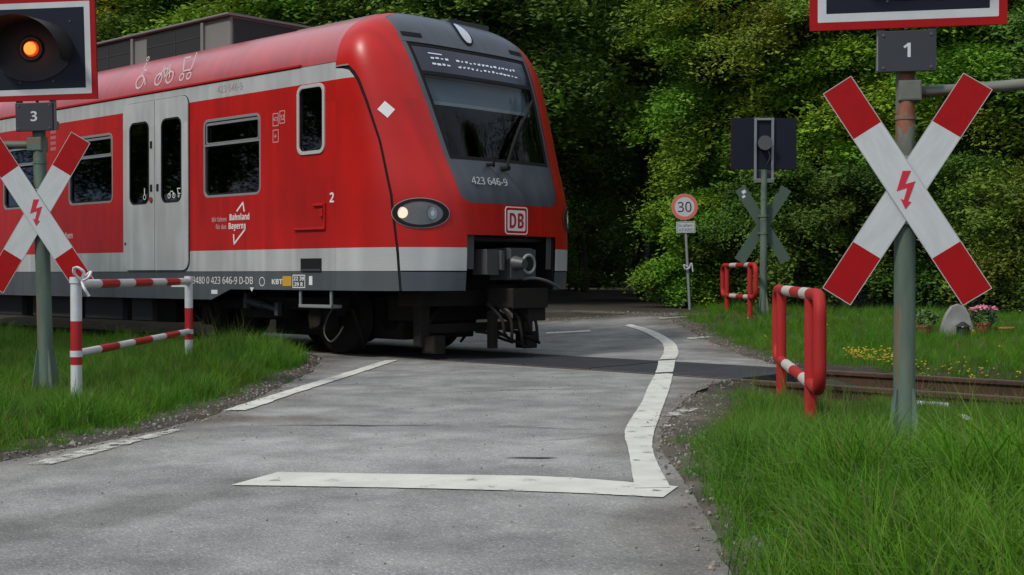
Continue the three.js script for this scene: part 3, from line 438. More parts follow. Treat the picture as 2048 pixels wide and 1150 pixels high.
    P(train, 'pillar', pt(1.72, 3.226, fr, sg(maskZ, k), 0, 24, 40), M.red); P(train, 'nose_front', pt(1.375, 1.72, fr, 0, 0, 30, 8), M.red);
    P(train, 'crest', pt(3.226, 3.97, E, sg(maskZ, k), 0, 36, 40), M.red);
    P(train, 'pillar_lining', pt(1.0, 3.9, E, sg(maskZ, k, -0.06), -0.05, 20, 30), M.dark);
  }
  // mask, windscreen, display, cap
  const gz = (d) => [(h) => -(maskZ(h) - d), (h) => maskZ(h) - d];
  P(train, 'front_mask', patch(1.722, 2.2, ...gz(0), -0.003, 40, 12), M.mask);
  for (const k of [1, -1]) { const a = sg(maskZ, k, -0.002), b = sg(maskZ, k, -0.06), c = sg(maskZ, k, -0.105); P(train, 'mask_pillar', k > 0 ? patch(2.2, 3.52, b, a, -0.004, 4, 24) : patch(2.2, 3.52, a, b, -0.004, 4, 24), M.mask); P(train, 'windscreen_seal', k > 0 ? patch(2.2, 3.52, c, b, -0.01, 3, 24) : patch(2.2, 3.52, b, c, -0.01, 3, 24), M.gasket); }
  P(train, 'windscreen_seal', patch(2.2, 2.245, ...gz(0.105), -0.01, 40, 2), M.gasket); P(train, 'windscreen_seal', patch(3.15, 3.195, ...gz(0.105), -0.01, 40, 2), M.gasket); P(train, 'windscreen_seal', patch(3.485, 3.52, ...gz(0.105), -0.01, 40, 2), M.gasket);
  P(train, 'windscreen', patch(2.24, 3.155, ...gz(0.1), -0.016, 40, 20), phys(0.36, 0.4, 0.42, 0.02, { transmission: 1, thickness: 0, ior: 1.32 }));
  P(train, 'sun_blind', patch(2.87, 3.16, ...gz(0.1), -0.1, 30, 8), std(0.5, 0.6, 0.66, 0.7)); P(train, 'sun_blind_rail', patch(2.845, 2.885, ...gz(0.12), -0.085, 30, 2), std(0.85, 0.9, 0.86, 0.5));
  const disp = P(train, 'destination_display', patch(3.19, 3.49, ...gz(0.1), -0.014, 40, 8), M.display);
  { const lit = new THREE.MeshStandardMaterial({ color: rgb(0.3, 0.32, 0.35), emissive: rgb(0.75, 0.82, 0.95), emissiveIntensity: 0.45, roughness: 0.6, side: THREE.DoubleSide }); const gs = [];
    const dash = (z, h, w, hh) => { const a = patch(h, h + hh, z - w / 2, z + w / 2, -0.006, 2, 1); a.deleteAttribute('uv'); gs.push(a); };
    dash(0.62, 3.405, 0.2, 0.012);
    let q = 4711; const rn = () => { q = (q * 16807) % 2147483647; return q / 2147483647; };
    for (const row of [3.345, 3.275]) { for (let k = 0; k < 4; k++) dash(0.68 - k * 0.07, row + rn() * 0.01, 0.03 + rn() * 0.025, 0.012 + rn() * 0.012); for (let k = 0; k < 15; k++) { const z = 0.3 - k * 0.068; dash(z, row + rn() * 0.012, 0.022 + rn() * 0.03, 0.012 + rn() * 0.012); if (rn() < 0.5) dash(z - 0.02, row + 0.016, 0.012, 0.016); } }
    part(disp, 'display_text', merge(gs).translate(18, 0, 0), lit); }
  P(train, 'roof_cap', patch(3.522, 3.968, ...gz(0), -0.002, 50, 24), M.mask);
  // oval patches on the shell: angle and radius to arc length and height
  function oval(zc, hc, w, h, r0, r1, off, seg = 48) {
    const table = []; let L = 0, prev = null; for (let i = 0; i <= 400; i++) { const phi = -Math.PI / 2 + Math.PI * i / 400; const p = nose(phi, hc); if (prev) L += p.distanceTo(prev); prev = p; table.push([L, phi]); }
    const inv = table.map(([a, b]) => [b, a]); const l0 = interp(inv, phiOf(zc, hc));
    const pos = [], uv = [], ix = []; const rings = 4;
    for (let j = 0; j <= rings; j++) { const r = lerp(r0, r1, j / rings); for (let i = 0; i <= seg; i++) { const a = i / seg * Math.PI * 2; const p = nose(interp(table, l0 + r * w / 2 * Math.cos(a)), hc + r * h / 2 * Math.sin(a), off); pos.push(p.x, p.y, p.z); uv.push(r * Math.cos(a), r * Math.sin(a)); } }
    for (let j = 0; j < rings; j++) for (let i = 0; i < seg; i++) { const a = j * (seg + 1) + i; ix.push(a, a + seg + 1, a + 1, a + 1, a + seg + 1, a + seg + 2); }
    const g = new THREE.BufferGeometry(); g.setAttribute('position', new THREE.Float32BufferAttribute(pos, 3)); g.setAttribute('uv', new THREE.Float32BufferAttribute(uv, 2)); g.setIndex(ix); g.computeVertexNormals(); return g;
  }
  for (const k of [1, -1]) {
    const hl = subAt('headlight'); const zc = 1.2 * k, hc = 1.598;
    P(hl, 'housing_ring', oval(zc, hc, 0.63, 0.325, 0.94, 1, 0.012), M.frame); P(hl, 'bezel', oval(zc, hc, 0.61, 0.31, 0.8, 1, 0.018), M.gasket);
    P(hl, 'reflector', oval(zc, hc, 0.53, 0.265, 0.0, 1, 0.004), std(0.2, 0.19, 0.16, 0.25, 0.8));
    P(hl, 'main_lamp', oval(1.33 * k, hc + 0.005, 0.12, 0.12, 0, 1, 0.009, 20), new THREE.MeshStandardMaterial({ color: rgb(0.7, 0.6, 0.4), emissive: rgb(1, 0.86, 0.66), emissiveIntensity: 0.6, roughness: 0.3 }));
    P(hl, 'tail_lamp', oval(1.1 * k, hc, 0.1, 0.13, 0, 1, 0.009, 20), phys(0.25, 0.28, 0.3, 0.05, { clearcoat: 1 })); P(hl, 'tail_lamp', oval(1.1 * k, hc, 0.045, 0.06, 0, 1, 0.012, 16), phys(0.5, 0.52, 0.55, 0.1, { clearcoat: 1 }));
    P(hl, 'cover', oval(zc, hc, 0.53, 0.265, 0, 1, 0.016), phys(0.93, 0.93, 0.93, 0.03, { transmission: 1, thickness: 0, ior: 1.45 }));
    P(train, 'cap_vent', patch(3.585, 3.635, Math.min(k * 0.72, k * 0.98), Math.max(k * 0.72, k * 0.98), 0.004, 8, 2), M.gasket);
  }
  { const tl = subAt('top_light'); P(tl, 'bezel', oval(0, 3.735, 0.2, 0.3, 0, 1, 0.008), M.gasket); P(tl, 'lens', oval(0, 3.735, 0.15, 0.25, 0, 1, 0.014), phys(0.5, 0.52, 0.55, 0.12, { clearcoat: 1 })); }
  { const g = subAt('diamond_sticker'); const c = nose(phiOf(1.34, 2.72), 2.72, 0.006), c2 = nose(phiOf(1.25, 2.72), 2.72, 0.006), up = nose(phiOf(1.34, 2.8), 2.8, 0.006); const a = c2.clone().sub(c).normalize().multiplyScalar(0.095), b = up.sub(c).normalize().multiplyScalar(0.095); const s = [c.clone().add(a), c.clone().add(b), c.clone().sub(a), c.clone().sub(b)]; const gg = new THREE.BufferGeometry().setFromPoints([s[0], s[1], s[2], s[0], s[2], s[3]]); gg.computeVertexNormals(); P(g, 'sticker', gg, M.print); }
  const front = (g, z, h, off = 0.004) => { const p = nose(phiOf(z, h), h); return g.rotateY(Math.PI / 2).translate(p.x + off, h, z); };
  { const g = text('423 646-9', 0.085, { width: 0.52, font: fontR, depth: 0.003 }); g.rotateX(-0.34); g.rotateY(-0.085); P(train, 'lettering', front(g, 0.62, 1.93, 0.02), std(0.45, 0.46, 0.46, 0.6)); }
  { const lg = subAt('operator_logo'); const fr = rrect(-0.18, -0.15, 0.18, 0.15, 0.035); P(lg, 'logo_plate', front(extr(fr, 0.004, 0), 0, 1.545, 0.004), M.red); const bd = rrect(-0.185, -0.155, 0.185, 0.155, 0.04); bd.holes.push(rrect(-0.172, -0.142, 0.172, 0.142, 0.03, THREE.Path)); P(lg, 'logo_border', front(extr(bd, 0.004, 0), 0, 1.545, 0.006), M.print);
    const ib = rrect(-0.145, -0.115, 0.145, 0.115, 0.02); P(lg, 'logo_field', front(extr(ib, 0.003, 0), 0, 1.545, 0.008), M.print); P(lg, 'lettering', front(text('DB', 0.17, { center: true, width: 0.23, depth: 0.003 }), 0, 1.545, 0.012), std(0.45, 0.01, 0.015, 0.5)); }
  // wiper
  { const g = subAt('wiper'); P(g, 'wiper_arm', tube([V(-9.94, 2.14, 0.06), V(-9.97, 2.25, 0.0), V(-10.1, 2.6, -0.3), V(-10.23, 2.86, -0.62)], 0.016, 20, 6), M.gasket); P(g, 'wiper_blade', rod(V(-10.0, 2.3, -0.05), V(-10.3, 2.99, -0.75), 0.017, 0.017, 6), M.gasket); P(g, 'wiper_pivot', merge([rod(V(-10.03, 2.13, 0.08), V(-9.9, 2.13, 0.08), 0.03, 0.03, 12), rod(V(-10.03, 2.16, 0.3), V(-9.92, 2.16, 0.3), 0.02, 0.02, 10), bevelBox(0.02, 0.1, 0.02, 0.004, -9.94, 2.18, 0.28)]), M.gasket); }
  // cab inside
  P(train, 'cab_rear_wall', box(0.04, 2.3, 2.8, -12.15, 2.2, 0), M.dark); P(train, 'driver_desk', bevelBox(0.7, 0.5, 2.2, 0.06, -10.75, 1.9, 0), M.dark); P(train, 'desk_panel', bevelBox(0.3, 0.12, 1.3, 0.03, -10.5, 2.2, 0), std(0.08, 0.1, 0.13, 0.5)); P(train, 'driver_seat', merge([bevelBox(0.14, 0.8, 0.5, 0.05, -11.7, 2.05, 0), bevelBox(0.5, 0.14, 0.5, 0.05, -11.45, 1.6, 0)]), M.dark);
  // saloon inside
  P(train, 'floor', box(END * -1 - 12.1, 0.08, 2.86, (END - 12.1) / 2, 1.03, 0), M.dark); P(train, 'cab_floor', box(2.0, 0.06, 2.2, -11.1, 1.35, 0), M.dark); P(train, 'ceiling', box(14.9, 0.04, 2.8, -19.6, 3.24, 0), M.lining); P(train, 'end_wall', box(0.05, 2.75, 2.98, END + 0.03, 1.9, 0), M.grey);
  for (const x of [-13.55, -12.75, -16.9, -16.1, -18.8, -18.0]) for (const z of [0.95, -0.95]) P(train, 'seat', merge([bevelBox(0.12, 0.75, 0.95, 0.04, x, 1.75, z), bevelBox(0.45, 0.12, 0.95, 0.04, x + (Math.round(x * 10) % 2 ? 0.2 : -0.2), 1.46, z)]), M.seat);
  for (const x of [-14.15, -15.45]) for (const z of [1.2, -1.2]) P(train, 'grab_pole', rod(V(x, 1.07, z), V(x, 3.2, z), 0.018, 0.018, 10), std(0.45, 0.3, 0.03, 0.4));
  // --- coupler bay
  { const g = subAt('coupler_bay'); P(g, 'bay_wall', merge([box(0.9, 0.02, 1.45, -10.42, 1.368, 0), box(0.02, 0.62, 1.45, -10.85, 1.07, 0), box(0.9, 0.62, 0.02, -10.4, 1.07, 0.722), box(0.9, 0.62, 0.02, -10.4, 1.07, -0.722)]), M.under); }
  { const c = subAt('coupler'); P(c, 'coupler_head', merge([bevelBox(0.3, 0.36, 0.4, 0.015, -9.98, 1.06, -0.04), bevelBox(0.04, 0.33, 0.42, 0.01, -9.81, 1.06, -0.04)]), M.steel);
    P(c, 'coupler_cone', rod(V(-9.8, 1.07, 0.09), V(-9.66, 1.06, 0.08), 0.085, 0.055, 24), M.steel); P(c, 'coupler_cup', new THREE.TorusGeometry(0.1, 0.018, 10, 28).rotateY(Math.PI / 2).translate(-9.785, 1.06, -0.12), M.frame); P(c, 'coupler_cup', new THREE.CircleGeometry(0.085, 28).rotateY(Math.PI / 2).translate(-9.786, 1.06, -0.12), M.under);
    P(c, 'contact_box', bevelBox(0.22, 0.28, 0.2, 0.01, -9.95, 1.08, 0.4), M.steel); P(c, 'contact_box', bevelBox(0.1, 0.22, 0.06, 0.01, -9.85, 1.1, 0.28), M.steel); P(c, 'coupler_bar', rod(V(-10.1, 1.02, 0), V(-10.8, 0.98, 0), 0.09, 0.09, 16), M.under);
    P(c, 'release_handle', tube([V(-9.82, 0.89, -0.05), V(-9.72, 0.9, -0.15), V(-9.66, 0.86, -0.32), V(-9.64, 0.79, -0.48)], 0.018, 16, 8), M.steel); }
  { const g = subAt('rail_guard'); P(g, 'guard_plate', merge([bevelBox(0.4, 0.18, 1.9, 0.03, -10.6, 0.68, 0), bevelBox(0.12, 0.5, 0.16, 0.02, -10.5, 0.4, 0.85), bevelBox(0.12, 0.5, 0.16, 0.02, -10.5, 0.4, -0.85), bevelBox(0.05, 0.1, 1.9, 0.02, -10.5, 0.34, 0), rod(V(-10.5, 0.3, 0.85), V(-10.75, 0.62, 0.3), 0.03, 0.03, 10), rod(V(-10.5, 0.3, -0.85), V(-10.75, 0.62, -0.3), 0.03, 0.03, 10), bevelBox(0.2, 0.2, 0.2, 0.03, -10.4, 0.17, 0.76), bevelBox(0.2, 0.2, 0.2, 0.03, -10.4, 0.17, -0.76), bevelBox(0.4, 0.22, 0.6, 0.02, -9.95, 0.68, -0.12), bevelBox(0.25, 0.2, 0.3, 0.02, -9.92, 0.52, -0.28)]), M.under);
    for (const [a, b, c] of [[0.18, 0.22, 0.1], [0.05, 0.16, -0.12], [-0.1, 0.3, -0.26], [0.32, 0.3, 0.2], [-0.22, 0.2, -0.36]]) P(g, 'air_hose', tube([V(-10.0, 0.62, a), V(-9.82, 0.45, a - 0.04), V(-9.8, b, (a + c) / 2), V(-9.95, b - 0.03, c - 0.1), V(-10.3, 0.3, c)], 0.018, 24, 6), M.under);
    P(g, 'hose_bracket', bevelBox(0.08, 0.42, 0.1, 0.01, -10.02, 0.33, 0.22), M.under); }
  // --- bogie and underframe
  const wheelProf = [[0.02, -0.06], [0.1, -0.07], [0.12, -0.045], [0.36, -0.035], [0.38, -0.067], [0.425, -0.067], [0.428, 0.04], [0.455, 0.055], [0.45, 0.07], [0.38, 0.07], [0.36, 0.02], [0.12, 0.03], [0.1, 0.06], [0.02, 0.06]].map(([r, y]) => new THREE.Vector2(r, y));
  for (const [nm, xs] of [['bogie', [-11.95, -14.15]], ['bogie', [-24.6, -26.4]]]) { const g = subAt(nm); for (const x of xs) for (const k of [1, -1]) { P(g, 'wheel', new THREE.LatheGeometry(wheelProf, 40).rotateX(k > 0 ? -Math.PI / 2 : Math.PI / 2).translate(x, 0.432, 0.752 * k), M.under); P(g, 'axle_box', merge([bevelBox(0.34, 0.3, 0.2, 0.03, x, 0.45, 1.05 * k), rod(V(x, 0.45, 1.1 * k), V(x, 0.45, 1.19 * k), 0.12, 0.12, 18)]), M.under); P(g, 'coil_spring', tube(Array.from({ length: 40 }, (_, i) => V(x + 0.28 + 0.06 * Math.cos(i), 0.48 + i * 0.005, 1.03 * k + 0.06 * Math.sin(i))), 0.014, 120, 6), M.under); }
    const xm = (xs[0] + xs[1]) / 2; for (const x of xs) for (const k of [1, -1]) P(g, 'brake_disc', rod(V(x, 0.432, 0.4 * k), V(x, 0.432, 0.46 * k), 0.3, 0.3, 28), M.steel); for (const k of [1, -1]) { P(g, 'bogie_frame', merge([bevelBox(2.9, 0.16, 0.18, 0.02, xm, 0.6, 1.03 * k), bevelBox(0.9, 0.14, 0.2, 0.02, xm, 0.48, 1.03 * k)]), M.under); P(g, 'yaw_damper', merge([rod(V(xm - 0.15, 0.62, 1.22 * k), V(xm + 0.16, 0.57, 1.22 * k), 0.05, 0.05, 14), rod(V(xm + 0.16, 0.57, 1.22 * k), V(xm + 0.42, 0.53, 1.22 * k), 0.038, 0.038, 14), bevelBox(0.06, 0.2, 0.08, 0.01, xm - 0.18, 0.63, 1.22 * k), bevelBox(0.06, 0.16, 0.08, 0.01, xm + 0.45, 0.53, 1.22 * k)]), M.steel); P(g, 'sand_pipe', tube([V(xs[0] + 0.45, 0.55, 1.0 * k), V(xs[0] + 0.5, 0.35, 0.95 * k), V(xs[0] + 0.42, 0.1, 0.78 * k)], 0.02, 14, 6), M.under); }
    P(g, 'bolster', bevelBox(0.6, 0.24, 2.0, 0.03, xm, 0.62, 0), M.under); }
  P(train, 'cable_loop', tube([V(-11.5, 0.6, 1.25), V(-11.62, 0.45, 1.27), V(-11.66, 0.28, 1.28), V(-11.55, 0.18, 1.28), V(-11.42, 0.26, 1.27), V(-11.36, 0.36, 1.25)], 0.011, 30, 6), M.steel);
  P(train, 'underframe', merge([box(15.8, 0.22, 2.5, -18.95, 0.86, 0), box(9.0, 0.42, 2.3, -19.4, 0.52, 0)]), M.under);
  for (const [x, w] of [[-15.6, 0.5], [-16.6, 1.0], [-18.0, 1.3], [-19.6, 1.2], [-21.2, 1.4]]) P(train, 'equipment_box', bevelBox(w, 0.36, 0.12, 0.02, x, 0.5, 1.18), M.dark);
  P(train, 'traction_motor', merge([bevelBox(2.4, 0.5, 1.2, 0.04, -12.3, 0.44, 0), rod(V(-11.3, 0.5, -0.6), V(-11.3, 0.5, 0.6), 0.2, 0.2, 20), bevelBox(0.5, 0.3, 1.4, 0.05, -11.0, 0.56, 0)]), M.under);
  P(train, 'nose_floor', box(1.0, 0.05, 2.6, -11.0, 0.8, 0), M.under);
}

// ------------------------------------------------------------------ crossing signals with St Andrew's crosses
const weather = tex(256, (u, v, i, j) => { const k = 0.92 + 0.13 * tfbm(u, v, 5, 21) + 0.04 * (h2(i, j) - 0.5); return [228 * k, 228 * k, 226 * k]; });
const greenPost = tex(256, (u, v, i, j) => { const f = tfbm(u, v, 5, 31), r = tfbm(u, v * 0.5, 7, 41); const rust = sm(0.66, 0.72, r); const k = 0.74 + 0.4 * f; return [lerp(92 * k, 120, rust * 0.7), lerp(110 * k, 90, rust * 0.7), lerp(96 * k, 66, rust * 0.7)]; });
const rustyPost = tex(256, (u, v, i, j) => { const f = tfbm(u, v, 6, 51), r = tfbm(u, v, 5, 61); const rust = sm(0.55, 0.62, r); const k = 0.7 + 0.5 * f; return [lerp(112 * k, 138 * k, rust), lerp(116 * k, 86 * k, rust), lerp(106 * k, 62 * k, rust)]; });
const OM = {
  post: new THREE.MeshStandardMaterial({ map: greenPost, roughness: 0.6, side: THREE.DoubleSide }), rusty: new THREE.MeshStandardMaterial({ map: rustyPost, roughness: 0.75, side: THREE.DoubleSide }),
  red: phys(0.42, 0.004, 0.006, 0.6, { specularIntensity: 0.35, map: weather }), white: phys(0.64, 0.67, 0.69, 0.45, { map: weather }), back: std(0.05, 0.085, 0.06, 0.65), board: phys(0.01, 0.012, 0.022, 0.45, { specularIntensity: 0.35 }), plate: std(0.03, 0.034, 0.045, 0.55, 0, { map: weather }), black: std(0.012, 0.012, 0.013, 0.6), steel: std(0.25, 0.26, 0.26, 0.45, 0.6), digit: std(0.55, 0.57, 0.58, 0.6), bolt: std(0.1, 0.1, 0.1, 0.5, 0.5), sticker: std(0.6, 0.6, 0.62, 0.6), edge: std(0.4, 0.4, 0.38, 0.6),
};
function signal(pos, yaw, lean, label, { digit, lit = false, rusty = false, pipe = 0, back = false }) {
  const s = thing('crossing_signal', label, 'crossing signal', pos, yaw, 'level crossing signals with crosses'); s.rotation.order = 'YXZ'; s.rotation.z = lean;
  const B = -0.25; // the post continues below the turf
  part(s, 'post', new THREE.CylinderGeometry(0.054, 0.058, 1.5 - B, 28).translate(0, (1.5 + B) / 2, 0), OM.post);
  part(s, 'post_top', new THREE.CylinderGeometry(0.048, 0.05, 0.75, 24).translate(0, 1.875, 0), rusty ? OM.rusty : OM.post); part(s, 'post_collar', new THREE.CylinderGeometry(0.058, 0.058, 0.03, 24).translate(0, 1.5, 0), OM.post); part(s, 'post_collar', new THREE.CylinderGeometry(0.054, 0.054, 0.02, 24).translate(0, 1.8, 0), rusty ? OM.rusty : OM.post);
  for (let k = 0; k < 4; k++) { const f = new THREE.Shape(); f.moveTo(0.05, B); f.lineTo(0.13, B); f.lineTo(0.115, 0.06); f.lineTo(0.066, 0.37); f.lineTo(0.05, 0.37); f.closePath(); part(s, 'base_fin', extr(f, 0.01, -0.005, 0.001).rotateY(Math.PI / 4 + k * Math.PI / 2), OM.post); }
  // cross
  const CY = 1.415, L = 1.324, WD = 0.172, A = 32.4 * Math.PI / 180;
  for (const k of [-1, 1]) {
    const b = sub(s, 'cross_blade'); b.position.set(0, CY, k > 0 ? 0.082 : 0.072); b.rotation.z = k * A;
    part(b, 'blade_plate', bevelBox(WD, L, 0.006, 0.002, 0, 0, 0), OM.back); part(b, 'blade_edge', (() => { const e = rrect(-WD / 2, -L / 2, WD / 2, L / 2, 0.004); e.holes.push(rrect(-WD / 2 + 0.004, -L / 2 + 0.004, WD / 2 - 0.004, L / 2 - 0.004, 0.003, THREE.Path)); return extr(e, 0.002, 0.003); })(), OM.edge);
    part(b, 'white_field', box(WD - 0.009, L - 0.58, 0.0015, 0, 0, 0.0038), OM.white); for (const e of [-1, 1]) part(b, 'red_field', box(WD - 0.009, 0.286, 0.0015, 0, e * (L / 2 - 0.1475), 0.0038), OM.red);
    if (k > 0) { const z = new THREE.Shape(); [[0.022, 0.1], [-0.02, 0.1], [-0.05, -0.005], [0.004, 0.012], [-0.014, -0.052], [-0.03, -0.046], [-0.006, -0.1], [0.024, -0.064], [0.008, -0.058], [0.044, 0.045], [-0.008, 0.03]].forEach(([x, y], i) => (i ? z.lineTo(x, y) : z.moveTo(x, y))); part(b, 'lightning_arrow', extr(z, 0.0015, 0.0056).rotateZ(-k * A), std(0.5, 0.01, 0.03, 0.5)); }
    if (back && k < 0) { part(b, 'sticker', box(0.06, 0.05, 0.001, -0.02, L / 2 - 0.08, -0.0042), OM.sticker); part(b, 'sticker', box(0.05, 0.035, 0.001, 0.02, L / 2 - 0.14, -0.0042), OM.sticker); }
  }
  for (const y of [CY + 0.13, CY - 0.13]) part(s, 'clamp', new THREE.CylinderGeometry(0.064, 0.064, 0.032, 24).translate(0, y, 0), OM.post);
  for (const y of [CY + 0.13, CY - 0.13]) part(s, 'clamp_bracket', bevelBox(0.16, 0.03, 0.03, 0.004, 0, y, 0.06), OM.post);
  part(s, 'cross_bracket', bevelBox(0.06, 0.36, 0.012, 0.003, 0, CY, 0.062), OM.steel);
  // number plate
  const np = sub(s, 'number_plate'); np.position.set(0, 2.14, 0.075); part(np, 'plate', bevelBox(0.288, 0.215, 0.02, 0.004), OM.plate); if (digit) part(np, 'digit', text(digit, 0.075, { center: true, depth: 0.002 }).translate(0, 0.005, 0.0105), OM.digit);
  for (const [x, y] of [[-0.12, 0.085], [0.12, 0.085], [-0.12, -0.085], [0.12, -0.085]]) part(np, 'plate_screw', new THREE.CylinderGeometry(0.008, 0.008, 0.006, 10).rotateX(Math.PI / 2).translate(x, y, 0.012), OM.bolt);
  // lamp board
  const BW = 0.99, BH = 0.78, by = 2.262 + BH / 2; const bd = sub(s, 'lamp_board'); bd.position.set(0, by, 0.07);
  const frame = (w, h, t) => { const f = rrect(-w / 2, -h / 2, w / 2, h / 2, 0.006); f.holes.push(rrect(-w / 2 + t, -h / 2 + t, w / 2 - t, h / 2 - t, 0.004, THREE.Path)); return f; };
  part(bd, 'back_plate', bevelBox(BW, BH, 0.016, 0.003), OM.board); part(bd, 'red_border', extr(frame(BW, BH, 0.04), 0.006, 0.0085, 0.001), OM.red); part(bd, 'white_border', extr(frame(BW - 0.082, BH - 0.082, 0.044), 0.004, 0.0125), OM.white); part(bd, 'dark_field', box(BW - 0.172, BH - 0.172, 0.003, 0, 0, 0.0142), OM.board);
  for (const [x, y] of [[-0.3, 0.2], [0.3, 0.2], [-0.1, -0.25], [0.16, -0.25], [0.28, -0.02]]) part(bd, 'board_rivet', new THREE.CylinderGeometry(0.006, 0.007, 0.006, 10).rotateX(Math.PI / 2).translate(x, y, 0.018), OM.bolt);
  const lamp = sub(s, 'signal_lamp'); lamp.position.set(0, by, 0.085); const lensK = 0.74;
  part(lamp, 'lamp_disc', new THREE.CylinderGeometry(0.235, 0.235, 0.008, 48).rotateX(Math.PI / 2).scale(1.36, 1, 1).translate(0, -0.01, 0.004), OM.black);
  { const pos2 = [], ix = []; const N = 40; // a deep visor: shields the lens above and on both sides
    for (let j = 0; j <= 8; j++) for (let i = 0; i <= N; i++) { const a = lerp(-0.45, Math.PI + 0.45, i / N), t = j / 8; const up = Math.max(0, Math.sin(lerp(0.02, Math.PI - 0.02, i / N))); const reach = 0.04 + 0.3 * Math.pow(up, 0.6), r = lerp(1, 0.88, t); pos2.push(Math.cos(a) * r * 0.32, Math.sin(a) * r * 0.235 - 0.01, 0.008 + t * reach); }
    for (let j = 0; j < 8; j++) for (let i = 0; i < N; i++) { const a = j * (N + 1) + i; ix.push(a, a + 1, a + N + 1, a + 1, a + N + 2, a + N + 1); }
    const g = new THREE.BufferGeometry(); g.setAttribute('position', new THREE.Float32BufferAttribute(pos2, 3)); g.setIndex(ix); g.computeVertexNormals(); part(lamp, 'visor', g, OM.black); }
  part(lamp, 'lens_ring', new THREE.TorusGeometry(0.085, 0.012, 10, 32).translate(0, 0, 0.016), OM.black);
  if (lit) {
    const led = new THREE.MeshStandardMaterial({ color: rgb(0.4, 0.1, 0.02), emissive: rgb(1, 0.36, 0.05), emissiveIntensity: 1.15, roughness: 0.5 }), rim = new THREE.MeshStandardMaterial({ color: rgb(0.3, 0.02, 0.01), emissive: rgb(1, 0.05, 0.005), emissiveIntensity: 0.85, roughness: 0.4 });
    part(lamp, 'lens', new THREE.SphereGeometry(0.12, 32, 12, 0, Math.PI * 2, 0, 0.72).rotateX(Math.PI / 2).translate(0, 0, -0.078).scale(lensK, lensK, 1), rim, 'lit red lamp lens'); const gs = new THREE.SphereGeometry(0.0066, 8, 6);
    for (let r = 0; r < 6; r++) for (let k = 0; k < (r ? r * 6 : 1); k++) { const a = k / (r * 6 || 1) * Math.PI * 2 + r * 0.4, q = r * 0.0085; part(lamp, 'diode', gs, led).position.set(Math.cos(a) * q, Math.sin(a) * q, Math.sqrt(0.12 ** 2 - q * q) - 0.076); }
    const pl = new THREE.PointLight(rgb(1, 0.18, 0.03), 0.03); pl.position.set(0, 0, 0.11); pl.shadow.radius = 3; pl.castShadow = true; lamp.add(pl);
  } else part(lamp, 'lens', new THREE.SphereGeometry(0.12, 32, 12, 0, Math.PI * 2, 0, 0.72).rotateX(Math.PI / 2).translate(0, 0, -0.078).scale(lensK, lensK, 1), phys(0.08, 0.01, 0.01, 0.1, { clearcoat: 1 }));
  // back: mounting channel, lamp housing, cable
  const mt = sub(s, 'mounting_frame'); for (const x of [-0.13, 0.13]) part(mt, 'channel', bevelBox(0.04, 1.0, 0.04, 0.004, x, by - 0.11, 0.036), OM.steel); for (const y of [by + 0.37, 2.1]) part(mt, 'channel_tie', bevelBox(0.22, 0.035, 0.034, 0.004, 0, y, 0.036), OM.steel); part(mt, 'frame_clamp', bevelBox(0.3, 0.06, 0.05, 0.006, 0, 2.08, 0.0), OM.post);
  part(mt, 'lamp_housing', merge([new THREE.CylinderGeometry(0.085, 0.11, 0.14, 28).rotateX(Math.PI / 2).translate(0, by, -0.02), new THREE.CylinderGeometry(0.05, 0.06, 0.03, 20).translate(0, by + 0.09, -0.02)]), OM.bolt);
  part(mt, 'lamp_cable', tube([V(-0.03, by - 0.09, -0.05), V(-0.08, by - 0.2, -0.06), V(-0.05, by - 0.3, -0.05), V(0.0, 2.24, 0)], 0.012, 24, 8), OM.black);
  if (pipe) { part(s, 'side_pipe', tube([V(0.04 * pipe, 1.94, -0.02), V(0.25 * pipe, 1.945, -0.02), V(0.8 * pipe, 1.975, -0.03), V(1.7 * pipe, 2.01, -0.05)], 0.03, 24, 12), rusty ? OM.rusty : OM.post); part(s, 'pipe_clamp', bevelBox(0.12, 0.11, 0.13, 0.01, 0.02 * pipe, 1.94, -0.01), rusty ? OM.rusty : OM.post); }
  return s;
}
signal([-3.56, 0.0, -9.94], -0.06, 0.026, 'crossing signal with glowing red lamp, number 3 and white-red cross', { digit: '3', lit: true, pipe: -1 });
signal([2.078, -0.027, -6.88], -0.2, 0, 'crossing signal numbered 1 with rusty post and unlit board beside rails', { digit: '1', rusty: true, pipe: 1 });
signal([3.825, ground(3.825, 19.8), -19.8], Math.PI - 0.05, 0.005, 'crossing signal seen from behind with bare green cross back', { back: true });

